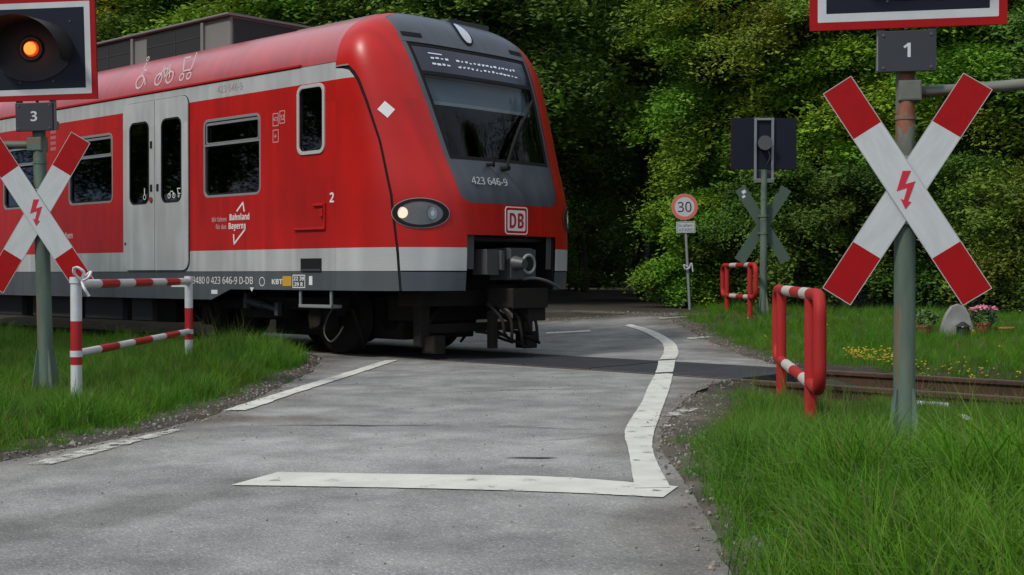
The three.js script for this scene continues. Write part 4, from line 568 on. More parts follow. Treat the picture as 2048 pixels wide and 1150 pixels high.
// ------------------------------------------------------------------ guard barriers
function bands(parent, a, b, r, cuts, first, red, white) { // a pipe painted in alternating bands
  let p = 0, c = first; for (const q of [...cuts, 1]) { const A = a.clone().lerp(b, p), Bv = a.clone().lerp(b, q); part(parent, c ? 'red_band' : 'white_band', rod(A, Bv, r, r, 20), c ? red : white); p = q; c = !c; }
}
{
  const a = V(-3.135, 0, -9.35), b = V(-3.22, 0, -12.95); a.y = 0; b.y = 0;
  const t = thing('guard_barrier', 'white two-post pipe barrier with red bands on the left verge', 'barrier', a.toArray()); const e = b.clone().sub(a);
  const wp = phys(0.74, 0.76, 0.78, 0.4, { map: weather }), rp = phys(0.5, 0.01, 0.015, 0.4, { map: weather });
  for (const p of [V(0, 0, 0), e]) { const g = sub(t, 'post'); g.position.copy(p); bands(g, V(0, -0.2, 0), V(0, 0.9, 0), 0.04, [0.495 / 1.1, 0.81 / 1.1], false, rp, wp); part(g, 'post_cap', new THREE.CylinderGeometry(0.045, 0.047, 0.045, 24).translate(0, 0.905, 0), wp); part(g, 'pipe_collar', new THREE.CylinderGeometry(0.044, 0.044, 0.045, 24).translate(0, 0.375, 0), wp); }
  for (const [y, nm, r] of [[0.875, 'top_rail', 0.034], [0.375, 'lower_rail', 0.03]]) { const g = sub(t, nm); bands(g, V(0, y, 0), e.clone().add(V(0, y - (nm === 'lower_rail' ? 0.0 : 0), 0)), r, [0.152, 0.288, 0.418, 0.577, 0.718, 0.866], false, rp, wp); }
  const rb = single('ribbon', merge([tube([V(0, 0, 0), V(0.02, 0.06, 0.02), V(-0.02, 0.09, 0.03), V(-0.03, 0.05, 0.02), V(0, 0, 0)], 0.009, 16, 5), tube([V(0, 0, 0), V(0.03, -0.05, 0.03), V(0.05, -0.1, 0.02)], 0.008, 12, 5), tube([V(0, 0, 0), V(0.05, 0.02, 0.03), V(0.05, 0.06, 0.0), V(0, 0, 0)], 0.008, 12, 5)]).scale(1.3, 1.1, 2), std(0.7, 0.7, 0.72, 0.8), 'white ribbon bow tied to the white barrier near corner', 'ribbon'); rb.position.set(a.x + 0.05, a.y + 0.9, a.z + 0.03);
}
function loopBarrier(x0, d0, x1, d1, label, top, low, H0) {
  const p = V(x0, ground(x0, d0), -d0), len = Math.hypot(x1 - x0, d1 - d0), yaw = Math.atan2(d1 - d0, x1 - x0);
  const t = thing('loop_barrier', label, 'barrier', p.toArray(), yaw, 'red pipe loop barriers');
  const fade = tex(256, (u, v, i, j) => { const f = tfbm(u, v, 6, 71), w = sm(0.56, 0.7, tfbm(u, v, 9, 81)); return [228 + 12 * f, lerp(200, 255, w), lerp(200, 250, w)]; });
  const rp = phys(0.45, 0.03, 0.026, 0.65, { map: fade, specularIntensity: 0.6 }), wp = std(0.66, 0.64, 0.58, 0.6, 0, { map: weather });
  const R = 0.12, lp = sub(t, 'loop'), pts = []; const cnr = (cx, cy, a0) => { for (let k = 0; k <= 6; k++) { const a = a0 + k / 6 * Math.PI / 2; pts.push(V(cx + R * Math.cos(a), cy + R * Math.sin(a), 0)); } };
  cnr(len - R, top - R, 0); cnr(R, top - R, Math.PI / 2); cnr(R, low + R, Math.PI); cnr(len - R, low + R, Math.PI * 1.5);
  const path = new THREE.CurvePath(); for (let i = 0; i < pts.length; i++) path.add(new THREE.LineCurve3(pts[i], pts[(i + 1) % pts.length]));
  part(lp, 'pipe', new THREE.TubeGeometry(new THREE.CatmullRomCurve3(pts.flatMap((q, i) => { const nx = pts[(i + 1) % pts.length]; const L = q.distanceTo(nx); return L > 0.2 ? Array.from({ length: 7 }, (_, k) => q.clone().lerp(nx, k / 7)) : [q]; }), true, 'centripetal'), 220, 0.038, 16, true), rp);
  for (const [y, nm] of [[top, 'top'], [low, 'low']]) for (const [u, w] of [[0.17, 0.3], [0.52, 0.72]]) part(lp, 'white_band', rod(V(len * u, y, 0), V(len * w, y, 0), 0.0388, 0.0388, 20), wp);
  for (const x of [0.5 * len / 3.1, len - 0.45 * len / 3.1]) part(t, 'post', rod(V(x, -0.2, 0), V(x, top - 0.02, 0), 0.039, 0.039, 20), rp);
  return t;
}
loopBarrier(1.806, 7.62, 2.19, 10.75, 'near red pipe loop barrier with faded paint in tall grass', 0.81, 0.25);
loopBarrier(3.62, 19.3, 3.5, 21.6, 'small far red pipe loop barrier beside the green signal back', 0.82, 0.33);

// ------------------------------------------------------------------ speed sign
{
  const x = 3.09, d = 22.9, t = thing('speed_sign', 'round 30 speed limit sign with white plate before the hedge', 'road sign', [x, ground(x, d), -d]); t.rotation.z = 0.03; t.rotation.y = -0.06; t.scale.setScalar(0.92);
  const g0 = t.position.y, cy = (2.13 - g0) / 0.92;
  part(t, 'post', rod(V(0.05, -0.2, 0), V(0, cy + 0.15, 0), 0.028, 0.028, 14), std(0.3, 0.32, 0.33, 0.5, 0.5)); const f = sub(t, 'sign_face'); f.position.set(0, cy, 0.035);
  part(f, 'disc', new THREE.CylinderGeometry(0.25, 0.25, 0.008, 48).rotateX(Math.PI / 2), OM.edge); part(f, 'red_ring', new THREE.RingGeometry(0.185, 0.245, 48).translate(0, 0, 0.006), std(0.62, 0.13, 0.1, 0.5)); part(f, 'white_field', new THREE.CircleGeometry(0.186, 48).translate(0, 0, 0.0055), OM.white); part(f, 'number', text('30', 0.19, { center: true, font: fontR, width: 0.26, depth: 0.002 }).translate(0, 0, 0.007), OM.black);
  const pl = sub(t, 'sub_plate'); pl.position.set(0.012, cy - 0.39, 0.035); part(pl, 'plate', bevelBox(0.36, 0.215, 0.008, 0.002), OM.white); const br = rrect(-0.165, -0.092, 0.165, 0.092, 0.015); br.holes.push(rrect(-0.158, -0.085, 0.158, 0.085, 0.012, THREE.Path)); part(pl, 'border', extr(br, 0.001, 0.0042), OM.black); part(pl, 'lettering', text('Straßen-', 0.055, { center: true, font: fontR, depth: 0.001 }).translate(0, 0.035, 0.0045), OM.black); part(pl, 'lettering', text('schäden', 0.055, { center: true, font: fontR, depth: 0.001 }).translate(0, -0.04, 0.0045), OM.black);
  single('ribbon', merge([tube([V(0, 0, 0), V(-0.1, 0.06, 0.02), V(-0.07, -0.02, 0.02), V(0, 0, 0)], 0.014, 12, 5), tube([V(0, 0, 0), V(0.03, 0.1, 0.02), V(0.06, -0.06, 0.02)], 0.014, 12, 5)]), std(0.5, 0.52, 0.52, 0.8), 'pale ribbon tied round the speed sign post', 'ribbon').position.set(x + 0.03, 1.05, -d + 0.04);
}

// ------------------------------------------------------------------ small memorial on the far bank
{
  const mx = 5.5, md = 16.1;
  const stoneTex = tex(256, (u, v, i, j) => { const k = 170 + 70 * (tfbm(u, v, 6, 91) - 0.4) + 30 * (h2(i, j) - 0.5); return [k, k, k * 0.98]; });
  const sh = new THREE.Shape(); [[-0.2, -0.06], [0.19, -0.06], [0.185, 0.1], [0.14, 0.25], [0.09, 0.345], [0.02, 0.375], [-0.05, 0.35], [-0.11, 0.26], [-0.165, 0.12]].forEach(([x, y], i) => (i ? sh.lineTo(x, y) : sh.moveTo(x, y)));
  const st = single('memorial_stone', extr(sh, 0.1, -0.06, 0.018), new THREE.MeshStandardMaterial({ color: rgb(0.5, 0.5, 0.49), map: stoneTex, bumpMap: stoneTex, bumpScale: 0.01, roughness: 0.9, side: THREE.DoubleSide }), 'small rough grey memorial stone on the grass behind the rails', 'memorial stone'); st.position.copy(onGround(mx, md)); st.rotation.y = -0.2;
  const clay = std(0.3, 0.11, 0.05, 0.8);
  const pot = (r, h) => new THREE.LatheGeometry([[0.001, 0], [r * 0.68, 0], [r * 0.92, h * 0.78], [r * 0.92, h * 0.8], [r, h * 0.8], [r, h], [r * 0.9, h], [r * 0.88, h * 0.85], [0.001, h * 0.84]].map(([x, y]) => new THREE.Vector2(x, y)), 28);
  const leafBall = (parent, r, y, col, n, sz) => { const g = new THREE.PlaneGeometry(1, 0.6); const L = [], C = []; for (let k = 0; k < n; k++) { const v = V(rr(-1, 1), rr(-0.4, 1), rr(-1, 1)).normalize().multiplyScalar(r * Math.cbrt(rr(0.3, 1))); v.y = v.y * 0.75 + y; L.push(mtx(v, eul(rr(-1.2, 1.2), rr(0, 6), rr(-1, 1)), rr(0.7, 1.3) * sz)); const q = rr(0.6, 1.3); C.push(rgb(col[0] * q, col[1] * q, col[2] * q)); } return instances('foliage', g, std(1, 1, 1, 0.7), L, parent, C); };
  { const p = onGround(mx - 0.36, md + 0.1), t = thing('potted_plant', 'clay pot with plain green plant left of memorial stone', 'potted plant', p.toArray()); part(t, 'pot', pot(0.1, 0.14), clay); leafBall(t, 0.17, 0.21, [0.07, 0.13, 0.03], 260, 0.04); }
  { const p = onGround(mx + 0.32, md - 0.05), t = thing('potted_plant', 'clay pot with pink blossoms right of memorial stone', 'potted plant', p.toArray()); part(t, 'pot', pot(0.11, 0.15), clay); leafBall(t, 0.17, 0.2, [0.04, 0.09, 0.03], 260, 0.035); const L = [], C = []; const g = new THREE.CircleGeometry(1, 7); for (let k = 0; k < 130; k++) { const a = rr(0, 6.3), q = Math.sqrt(rnd()) * 0.17; L.push(mtx(V(Math.cos(a) * q, 0.315 + 0.05 * (1 - q / 0.17) + rr(-0.02, 0.02), Math.sin(a) * q), eul(-1.2 + rr(-0.6, 0.9), rr(-2, 2), 0), rr(0.012, 0.022))); const w = rr(0.7, 1.2); C.push(rgb(0.6 * w, 0.2 * w, 0.27 * w)); } instances('blossom', g, std(1, 1, 1, 0.7), L, t, C); }
  { const p = onGround(mx + 0.57, md - 0.1); const t = thing('clay_bowl', 'empty shallow orange clay bowl at the right of the memorial', 'bowl', p.toArray()); part(t, 'bowl', pot(0.115, 0.095), std(0.4, 0.15, 0.06, 0.8)); }
  { const p = onGround(mx + 0.03, md - 0.16); const t = thing('grave_lantern', 'small dark grave lantern in front of memorial stone', 'lantern', p.toArray()); part(t, 'body', new THREE.CylinderGeometry(0.075, 0.08, 0.12, 6).translate(0, 0.07, 0), OM.black); part(t, 'base', new THREE.CylinderGeometry(0.09, 0.095, 0.02, 6).translate(0, 0.01, 0), OM.black); part(t, 'roof', new THREE.CylinderGeometry(0.015, 0.1, 0.06, 6).translate(0, 0.16, 0), OM.black); }
  { const p = onGround(mx + 0.15, md - 0.17); const t = thing('grave_candle', 'small orange grave candle beside the dark lantern', 'candle', p.toArray()); part(t, 'cup', new THREE.LatheGeometry([[0.001, 0], [0.032, 0], [0.038, 0.07], [0.033, 0.075], [0.001, 0.066]].map(([x, y]) => new THREE.Vector2(x, y)), 18), std(0.45, 0.13, 0.04, 0.4)); part(t, 'lid', new THREE.CylinderGeometry(0.02, 0.036, 0.018, 18).translate(0, 0.084, 0), std(0.45, 0.3, 0.1, 0.4, 0.5)); }
}
// litter by the track
{
  const pg = new THREE.PlaneGeometry(0.07, 0.045, 6, 4); const p = pg.attributes.position; for (let i = 0; i < p.count; i++) p.setZ(i, 0.02 * noise(p.getX(i) * 30, p.getY(i) * 30)); pg.computeVertexNormals();
  const l = single('paper_scrap', pg, std(0.75, 0.75, 0.73, 0.8), 'crumpled white paper scrap in the grass beside the rails', 'litter'); l.position.copy(onGround(2.79, 7.96, 0.06)); l.rotation.set(-1.0, 0.2, 0.1);
}

// ------------------------------------------------------------------ grass
const inView = (x, d, m = 1.5) => Math.abs(x) < 0.41 * d + m && d > 2.4;
function tuft(blades, h, spread, w, lean) {
  const pos = [], nor = [], ix = [];
  for (let b = 0; b < blades; b++) {
    const a = rr(0, 6.283), r = spread * Math.sqrt(rnd()), bx = Math.cos(a) * r, bz = Math.sin(a) * r, yaw = rr(0, 6.283), L = h * rr(0.5, 1.15), ln = lean * rr(0.2, 1.6), dir = rr(0, 6.283), ww = w * rr(0.7, 1.25), base = pos.length / 3, SEG = 4;
    for (let k = 0; k <= SEG; k++) { const t = k / SEG, bend = ln * t * t * L, x = bx + Math.cos(dir) * bend, z = bz + Math.sin(dir) * bend, y = L * t * (1 - 0.35 * ln * t * t), hwid = ww * (1 - t ** 1.6) * 0.5; const cx = Math.cos(yaw), cz = Math.sin(yaw);
      if (k < SEG) { pos.push(x - cx * hwid, y, z - cz * hwid, x + cx * hwid, y, z + cz * hwid); } else pos.push(x, y, z); }
    for (let k = 0; k < SEG - 1; k++) { const q = base + k * 2; ix.push(q, q + 1, q + 2, q + 1, q + 3, q + 2); } const q = base + (SEG - 1) * 2; ix.push(q, q + 1, q + 2);
  }
  const g = new THREE.BufferGeometry(); g.setAttribute('position', new THREE.Float32BufferAttribute(pos, 3)); g.setIndex(ix); g.computeVertexNormals(); return g;
}
{
  const kinds = [tuft(17, 0.3, 0.08, 0.0055, 0.45), tuft(15, 0.34, 0.09, 0.0068, 0.8), tuft(18, 0.17, 0.1, 0.0052, 0.7), tuft(6, 0.46, 0.05, 0.0045, 0.4)];
  const mats = kinds.map(() => []), cols = kinds.map(() => []);
  const put = (x, d, k, sc, dry = 0) => { const v = rr(0.72, 1.25), y = rr(-0.15, 0.35) + 0.5 * fbm(x * 0.9, d * 0.9, 20, 3); mats[k].push(mtx(onGround(x, d, -0.01), eul(rr(-0.12, 0.12), rr(0, 6.3), rr(-0.12, 0.12)), V(sc * rr(0.85, 1.15), sc * rr(0.75, 1.2), sc * rr(0.85, 1.15)))); const dryC = [0.2, 0.17, 0.08]; const patchy = sm(0.12, 0.34, fbm(x * 1.5 + 4, d * 1.5, 61, 3)); dry = Math.max(dry, patchy * rr(0, 0.55)); let c = [0.084 + 0.08 * y, 0.235 + 0.035 * y, 0.009]; c = c.map((q, i) => lerp(q, dryC[i], dry) * v); cols[k].push(rgb(...c)); };
  let tries = 0;
  const cell = 0.5;
  for (let d = 2.4; d < 26; d += cell) for (let x = -12; x < 13; x += cell) {
    if (!inView(x, d, 2)) continue;
    const dens = d < 7 ? 620 : d < 10 ? 430 : d < 14 ? 300 : d < 18 ? 200 : 120;
    const cnt = dens * cell * cell;
    for (let k = 0; k < cnt; k++) {
      const px = x + rnd() * cell, pd = d + rnd() * cell; const [s, n] = toSN(px, pd); const e = -roadIn(s, n) - (px < 0 ? 0.02 + 0.26 * (0.55 + fbm(px * 1.6, pd * 1.6, 30, 3)) : 0.18 * lerp(0.2, 1, sm(4.2, 6.6, pd)) * (0.35 + 1.3 * fbm(px * 1.9, pd * 1.9, 30, 3)) + 0.1 * sm(7, 8.5, pd) * sm(11, 9.5, pd)); // distance from the ragged verge
      if (n > 17 && pathIn(px, pd) > -0.15 + 0.3 * noise(px, pd)) continue;
      if (n > 19.8 || (pd > 20.4 && px < 2.5 + 0.2 * noise(px, pd))) continue;
      if (e < 0 && (rnd() > 0.13 || roadIn(s, n) > 0.0)) continue;
      const off = Math.abs(n - NC); const bed = n < NC && s > -9 ? (s > -5.2 ? sm(1.75, 1.25, off) : sm(1.35, 1.0, off)) : n > NC && s > -9 ? sm(1.5, 1.1, off) : sm(1.85, 1.3, off); if (bed > 0 && rnd() < bed * (s < -12 ? 0.93 : n > NC ? 0.9 : 0.97)) continue; if (off < 0.95 && s > -12.6) continue;
      const edge = sm(0.0, 0.55, e); const bare = sm(0.2, 0.42, fbm(px * 1.1, pd * 1.1, 40, 3)) * (1 - sm(0.5, 1.3, e)); if (rnd() < bare * 0.8 || (edge < 0.4 && rnd() > edge + 0.35)) continue;
      const far = n > NC; const r = rnd(); const h = far ? 0.5 + 0.2 * noise(px * 0.7, pd * 0.7) : (0.76 + 0.5 * noise(px * 1.1, pd * 1.1, 3) + 0.35 * noise(px * 3, pd * 3, 6)) * lerp(1, 0.5, sm(5.6, 6.6, n) * sm(-8, -6, s)) * lerp(1.4, 1, sm(5, 7.5, pd)) * (px < -2 ? lerp(1.15, 0.85, sm(7.5, 9, pd)) * lerp(1, 0.6, sm(0.7, 0.25, Math.min(Math.hypot(px + 3.1, pd - 9.0), Math.hypot(px + 3.55, pd - 9.6), Math.hypot(px + 3.2, pd - 12.6)))) : 1) * lerp(1, 0.55, sm(8.2, 9.2, n) * sm(-6.5, -5.5, s)) * lerp(1, 0.5, sm(1.0, 0.3, Math.hypot(px - 2.02, pd - 6.55)));
      const sc = h * (0.45 + 0.55 * edge) * (d > 14 ? 1.15 : 1);
      put(px, pd, edge < 0.5 ? (r < 0.75 ? 2 : 1) : far ? (r < 0.6 ? 2 : r < 0.9 ? 0 : 1) : r < 0.46 ? 0 : r < 0.86 ? 1 : 2, sc, rnd() < 0.06 ? rr(0.4, 1) : 0);
      if (!far && edge > 0.6 && rnd() < 0.075) put(px, pd, 3, rr(0.5, 0.8), rr(0.1, 0.8));
    }
  }
  // the rank clump by the road corner next to the track
  for (let k = 0; k < 900; k++) { const a = rr(0, 6.3), q = Math.sqrt(rnd()); const x = -2.85 + Math.cos(a) * q * 0.75, d = 13.35 + Math.sin(a) * q * 1.0; if (roadIn(...toSN(x, d)) > -0.25) continue; put(x, d, k % 9 === 0 ? 3 : k % 2, rr(0.85, 1.35) * (1.1 - 0.5 * q), k % 9 === 0 ? 0.6 : 0); }
  for (let k = 0; k < 500; k++) { const s = rr(-22, -12.8), n = rr(8.3, 9.5); const [x, d] = fromSN(s, n); put(x, d, k % 5 === 0 ? 3 : k % 2, rr(0.5, 0.85), k % 5 === 0 ? 0.7 : 0.05); }
  const gm = new THREE.MeshPhysicalMaterial({ color: rgb(1, 1, 1), roughness: 0.75, specularIntensity: 0.35, transmission: 0.35, thickness: 0, side: THREE.DoubleSide });
  ['grass', 'grass', 'grass', 'grass'].forEach((nm, k) => { instances(nm, kinds[k], gm, mats[k], scene, cols[k]).userData.label = ['upright green grass on the verges', 'arching green grass on the verges', 'short grass along the road edges', 'thin dry grass stalks among the verges'][k]; });
  console.log('grass', mats.map((m) => m.length).join(' '));
  // broad weeds by the far rail and yellow flowers
  const L = [], C = []; const fg = new THREE.IcosahedronGeometry(1, 0);
  for (let k = 0; k < 420; k++) { const s = k < 260 ? rr(-6.7, -5.3) : rr(-6.6, -4.0), n = 12.2 + Math.abs(rr(-1, 1) * rr(0, 1)) * 0.7; if (fbm(s * 1.4, n * 1.4, 50, 3) < -0.08) continue; const [x, d] = fromSN(s, n); L.push(mtx(onGround(x, d, rr(0.05, 0.17)), eul(0, 0, 0), V(1, 0.6, 1).multiplyScalar(rr(0.008, 0.016)))); const q = rr(0.7, 1.1); C.push(rgb(0.5 * q, 0.36 * q, 0.02)); }
  for (let k = 0; k < 24; k++) { const x = rr(3, 9), d = rr(13, 20); const n = toSN(x, d)[1]; if (n < 13 || n > 19) continue; L.push(mtx(onGround(x, d, rr(0.1, 0.16)), eul(0, 0, 0), V(1, 0.6, 1).multiplyScalar(rr(0.01, 0.018)))); C.push(rgb(0.5, 0.38, 0.02)); }
  instances('yellow_flowers', fg, std(1, 1, 1, 0.7), L, scene, C).userData.label = 'small yellow flowers along the far rail';
  // dead leaves and twigs on the shoulders
  const D = [], E = []; const dg = new THREE.PlaneGeometry(1, 0.55, 2, 1); { const p = dg.attributes.position; for (let i = 0; i < p.count; i++) p.setZ(i, 0.25 * p.getX(i) ** 2 * 2); dg.computeVertexNormals(); }
  for (let k = 0; k < 14000; k++) { const d = rr(4, 20), n0 = rnd(); const x = rr(-4, 3.4); const [s, n] = toSN(x, d); const e = -roadIn(s, n); if (e < -0.1 || e > 0.5 || rnd() > 0.55) continue; D.push(mtx(V(x, Math.max(ground(x, d), e < 0.02 ? roadHeight(x, d) : -9) + 0.008, -d), eul(-1.57 + rr(-0.5, 0.5), rr(0, 6), rr(-0.5, 0.5)), V(rr(0.01, 0.045), rr(0.006, 0.02), 0.02))); const q = rr(0.5, 1.5); E.push(rgb(0.17 * q, 0.125 * q, 0.08 * q)); }
  instances('leaf_litter', dg, std(1, 1, 1, 0.9), D, scene, E).userData.label = 'dead brown leaves and stalks on the road shoulders';
}

// ------------------------------------------------------------------ trees and shrubs
function leafSpray(n, r, len, wid) { // a twig's worth of leaves, each folded along its midrib
  const pos = [], ix = [];
  for (let k = 0; k < n; k++) {
    const c = V(rr(-1, 1), rr(-0.6, 0.6), rr(-1, 1)).normalize().multiplyScalar(r * Math.cbrt(rr(0.05, 1))); const q = eul(rr(-0.9, 0.5), rr(0, 6.3), rr(-0.6, 0.6)); const L = len * rr(0.7, 1.25), w = wid * rr(0.75, 1.2);
    const pts = [V(0, 0, 0), V(w / 2, -0.15 * w, L * 0.4), V(-w / 2, -0.15 * w, L * 0.4), V(0, 0.05 * w, L * 0.5), V(0, -0.1 * L, L), V(w * 0.33, -0.15 * w, L * 0.75), V(-w * 0.33, -0.15 * w, L * 0.75)].map((p) => p.applyQuaternion(q).add(c)); const b = pos.length / 3; pts.forEach((p) => pos.push(p.x, p.y, p.z)); ix.push(b, b + 1, b + 3, b, b + 3, b + 2, b + 1, b + 5, b + 3, b + 5, b + 4, b + 3, b + 3, b + 4, b + 6, b + 3, b + 6, b + 2);
  }
  const g = new THREE.BufferGeometry(); g.setAttribute('position', new THREE.Float32BufferAttribute(pos, 3)); g.setIndex(ix); const h = g.toNonIndexed(); h.computeVertexNormals(); return h;
}
const sprays = [leafSpray(11, 0.2, 0.1, 0.065), leafSpray(11, 0.22, 0.12, 0.06), leafSpray(13, 0.17, 0.075, 0.05)];
const leafMat = new THREE.MeshPhysicalMaterial({ color: rgb(1, 1, 1), roughness: 0.8, specularIntensity: 0.35, transmission: 0.4, thickness: 0, side: THREE.DoubleSide });
const barkTex = tex(256, (u, v, i, j) => { const k = 150 + 110 * (tfbm(u, v * 0.3, 14, 101) - 0.45) + 30 * (h2(i, j) - 0.5); return [k, k * 0.95, k * 0.88]; });
const bark = new THREE.MeshStandardMaterial({ color: rgb(0.12, 0.1, 0.08), map: barkTex, roughness: 0.95, side: THREE.DoubleSide }), paleBark = new THREE.MeshStandardMaterial({ color: rgb(0.32, 0.31, 0.27), map: barkTex, roughness: 0.9, side: THREE.DoubleSide });
const HUES = { fresh: [0.195, 0.37, 0.022], olive: [0.2, 0.285, 0.026], deep: [0.105, 0.215, 0.022], yellow: [0.36, 0.38, 0.012], ivy: [0.075, 0.155, 0.014] };
let leafCount = 0;
function tree(name, label, x, d, { h, base, rx, rz = rx, n, hue, spray = 0, trunkR = 0.12, pale = false, lean = 0, scale = 1, blobs = 26, group, trunks = 1, cat = 'tree' }) {
  const g0 = ground(x, d), t = thing(name, label, cat, [x, g0, -d], 0, group);
  // limbs
  const limbs = []; const top = h * 0.82;
  for (let q = 0; q < trunks; q++) { const ox = trunks > 1 ? rr(-0.35, 0.35) : 0, l2 = lean + rr(-0.08, 0.08) * trunks; let p = V(ox, -0.25, 0), r = trunkR * rr(0.8, 1.1); const steps = 7; for (let k = 1; k <= steps; k++) { const tt = k / steps; const nx = V(ox + l2 * top * tt + 0.12 * rx * noise(x + q * 3, k * 0.9) * tt, top * tt, 0.12 * rx * noise(d + q * 2, k * 0.8, 4) * tt); const r2 = trunkR * (1 - 0.8 * tt) + 0.012; limbs.push(rod(p, nx, r, r2, 9)); p = nx; r = r2; } }
  const cy = (h + base) / 2, ry = (h - base) / 2; const list = [[], [], []], cols = [[], [], []]; const centers = [];
  for (let b = 0; b < blobs; b++) { const v = V(rr(-1, 1), rr(-1, 1), rr(-1, 1)); v.normalize().multiplyScalar(Math.pow(rnd(), 0.4)); const c = V(v.x * rx + lean * cy, cy + v.y * ry, v.z * rz); const q = Math.sqrt(Math.max(0.1, 1 - v.y * v.y)); const R = rr(0.26, 0.46) * Math.min(rx, ry) * (0.7 + 0.3 * q); centers.push([c, R]); if (b % 2 === 0) { const from = V(lean * c.y * 0.6, Math.max(0.3, c.y - rr(0.5, 1.3) * R - 0.4), 0); limbs.push(rod(from, c, 0.018 + 0.012 * rx, 0.008, 5)); } }
  const per = Math.ceil(n / blobs);
  for (const [c, R] of centers) { const tone = rr(0.78, 1.22), yel = rr(-0.2, 0.3); const ax = V(c.x - lean * cy + rr(-0.4, 0.4), (c.y - cy) * 0.25 - 0.2, c.z + rr(-0.4, 0.4)).normalize(); for (let k = 0; k < per; k++) { const g1 = rnd() + rnd() + rnd() - 1.5, g2 = rnd() + rnd() + rnd() - 1.5, g3 = rnd() + rnd() + rnd() - 1.5; const p = V(c.x + ax.x * g1 * R * 1.55 + g2 * R * 0.7, c.y + ax.y * g1 * R * 1.7 + g3 * R * 0.42 - 0.34 * R * Math.max(0, g1) ** 2, c.z + ax.z * g1 * R * 1.55 + (g2 * 0.5 - g3 * 0.4) * R); if (p.y < 0.12) continue; const j = (spray + (rnd() < 0.2 ? 1 : 0)) % 3; list[j].push(mtx(p, eul(rr(-0.5, 0.5), rr(0, 6.3), rr(-0.5, 0.5)), scale * rr(0.75, 1.25))); const w = tone * rr(0.75, 1.28); cols[j].push(rgb(hue[0] * w * (1 + yel), hue[1] * w, hue[2] * w)); } }
  part(t, 'trunk', merge(limbs), pale ? paleBark : bark);
  const cr = sub(t, 'crown'); list.forEach((l, j) => { if (l.length) { instances('leaves', sprays[j], leafMat, l, cr, cols[j]); leafCount += l.length; } });
  return t;
}
// hedge row along the far bank (line n = 20) and the trees behind it
const at = (s, n) => fromSN(s, n);
const SH = 'shrubs along the far bank', TR = 'trees of the wood behind the crossing';
const shrub = (s, n, h, rx, hue, label, o = {}) => { const [x, d] = at(s, n); tree('shrub', label, x, d, { h, base: -0.1, rx, n: 3600, hue: HUES[hue], spray: 2, trunkR: 0.05, blobs: 46, group: SH, cat: 'shrub', scale: 0.8, trunks: 3, ...o }); };
const wood = (s, n, h, base, rx, hue, label, o = {}) => { const [x, d] = at(s, n); tree('deciduous_tree', label, x, d, { h, base, rx, n: 7200, hue: HUES[hue], spray: 0, scale: 0.78, trunkR: 0.13, blobs: 62, group: TR, ...o }); };
shrub(-14.35, 20.5, 2.3, 0.85, 'fresh', 'bright leafy shrub at the mouth of the dark forest path');
shrub(-13.4, 21.2, 2.7, 1.05, 'ivy', 'dark glossy shrub directly behind the speed sign');
shrub(-12.2, 20.6, 3.0, 1.1, 'deep', 'dark shrub left of the signal back, behind far barrier');
shrub(-10.9, 20.8, 2.9, 1.1, 'ivy', 'dark shrub right behind the green signal back');
shrub(-9.5, 20.7, 2.8, 1.05, 'deep', 'green shrub just right of the signal back');
shrub(-8.1, 20.3, 2.5, 1.0, 'olive', 'olive shrub between signal back and numbered signal post', { n: 1700 });
shrub(-6.4, 20.6, 2.4, 1.05, 'olive', 'thin olive shrub behind the numbered signal post', { n: 1100 });
shrub(-4.4, 20.2, 2.9, 1.1, 'deep', 'dark shrub behind the memorial stone', { n: 1900 });
shrub(-2.6, 20.0, 3.0, 1.2, 'deep', 'dark shrub at the right end of the bank');
shrub(-0.9, 19.6, 3.0, 1.2, 'olive', 'olive shrub past the right end of the bank');
wood(-14.6, 22.0, 7.6, 1.9, 1.45, 'fresh', 'bright green tree overhanging the dark path mouth', { lean: -0.04 });
wood(-14.4, 23.2, 10.5, 4.2, 2.1, 'olive', 'tall tree with olive leaves right of the dark path');
wood(-12.7, 22.2, 8.2, 2.3, 1.7, 'olive', 'olive tree above the speed sign');
wood(-11.2, 22.6, 7.0, 1.8, 1.75, 'fresh', 'fresh green tree above the signal back');
wood(-9.4, 22.4, 8.4, 1.9, 1.8, 'fresh', 'broad green tree between signal back and large cross');
wood(-7.4, 22.0, 7.2, 2.0, 1.75, 'deep', 'deep green tree behind the large cross', { pale: true });
wood(-5.6, 21.6, 8.0, 2.2, 1.7, 'fresh', 'green tree with pale leaning trunk behind memorial', { pale: true, lean: 0.05, trunkR: 0.09 });
wood(-4.0, 21.2, 7.4, 2.0, 1.7, 'deep', 'dark tree with pale slender trunk above memorial stone', { pale: true, trunkR: 0.075 });
wood(-2.2, 21.2, 8.0, 1.9, 1.8, 'olive', 'olive tree at the right border behind the pipe');
wood(-0.3, 20.8, 8.0, 1.9, 1.8, 'deep', 'deep green tree beyond the right border');
// second row and the wood round the path
for (const [s, n, h, b, r, hue, lab] of [[-16.0, 26.0, 12, 3.4, 2.4, 'deep', 'tall dark tree behind the path mouth on its right'], [-13.2, 25.8, 12.5, 3, 2.4, 'olive', 'tall olive tree in second row above the speed sign'], [-10.6, 25.6, 12, 3, 2.4, 'deep', 'tall dark tree in second row above the signal back'], [-8.0, 25.4, 12, 3, 2.4, 'deep', 'tall dark tree in second row near the large cross'], [-5.4, 24.8, 12, 3, 2.4, 'deep', 'tall dark tree in second row above the memorial'], [-2.8, 24.6, 12, 3, 2.4, 'deep', 'tall dark tree in second row at the right border']]) wood(s, n, h, b, r, hue, lab, { n: 3600, trunkR: 0.17 });
const plain = (x, d, h, b, r, hue, lab, o = {}) => tree('deciduous_tree', lab, x, d, { h, base: b, rx: r, n: 4200, hue: HUES[hue], trunkR: 0.18, blobs: 62, group: TR, scale: 1.25, ...o });
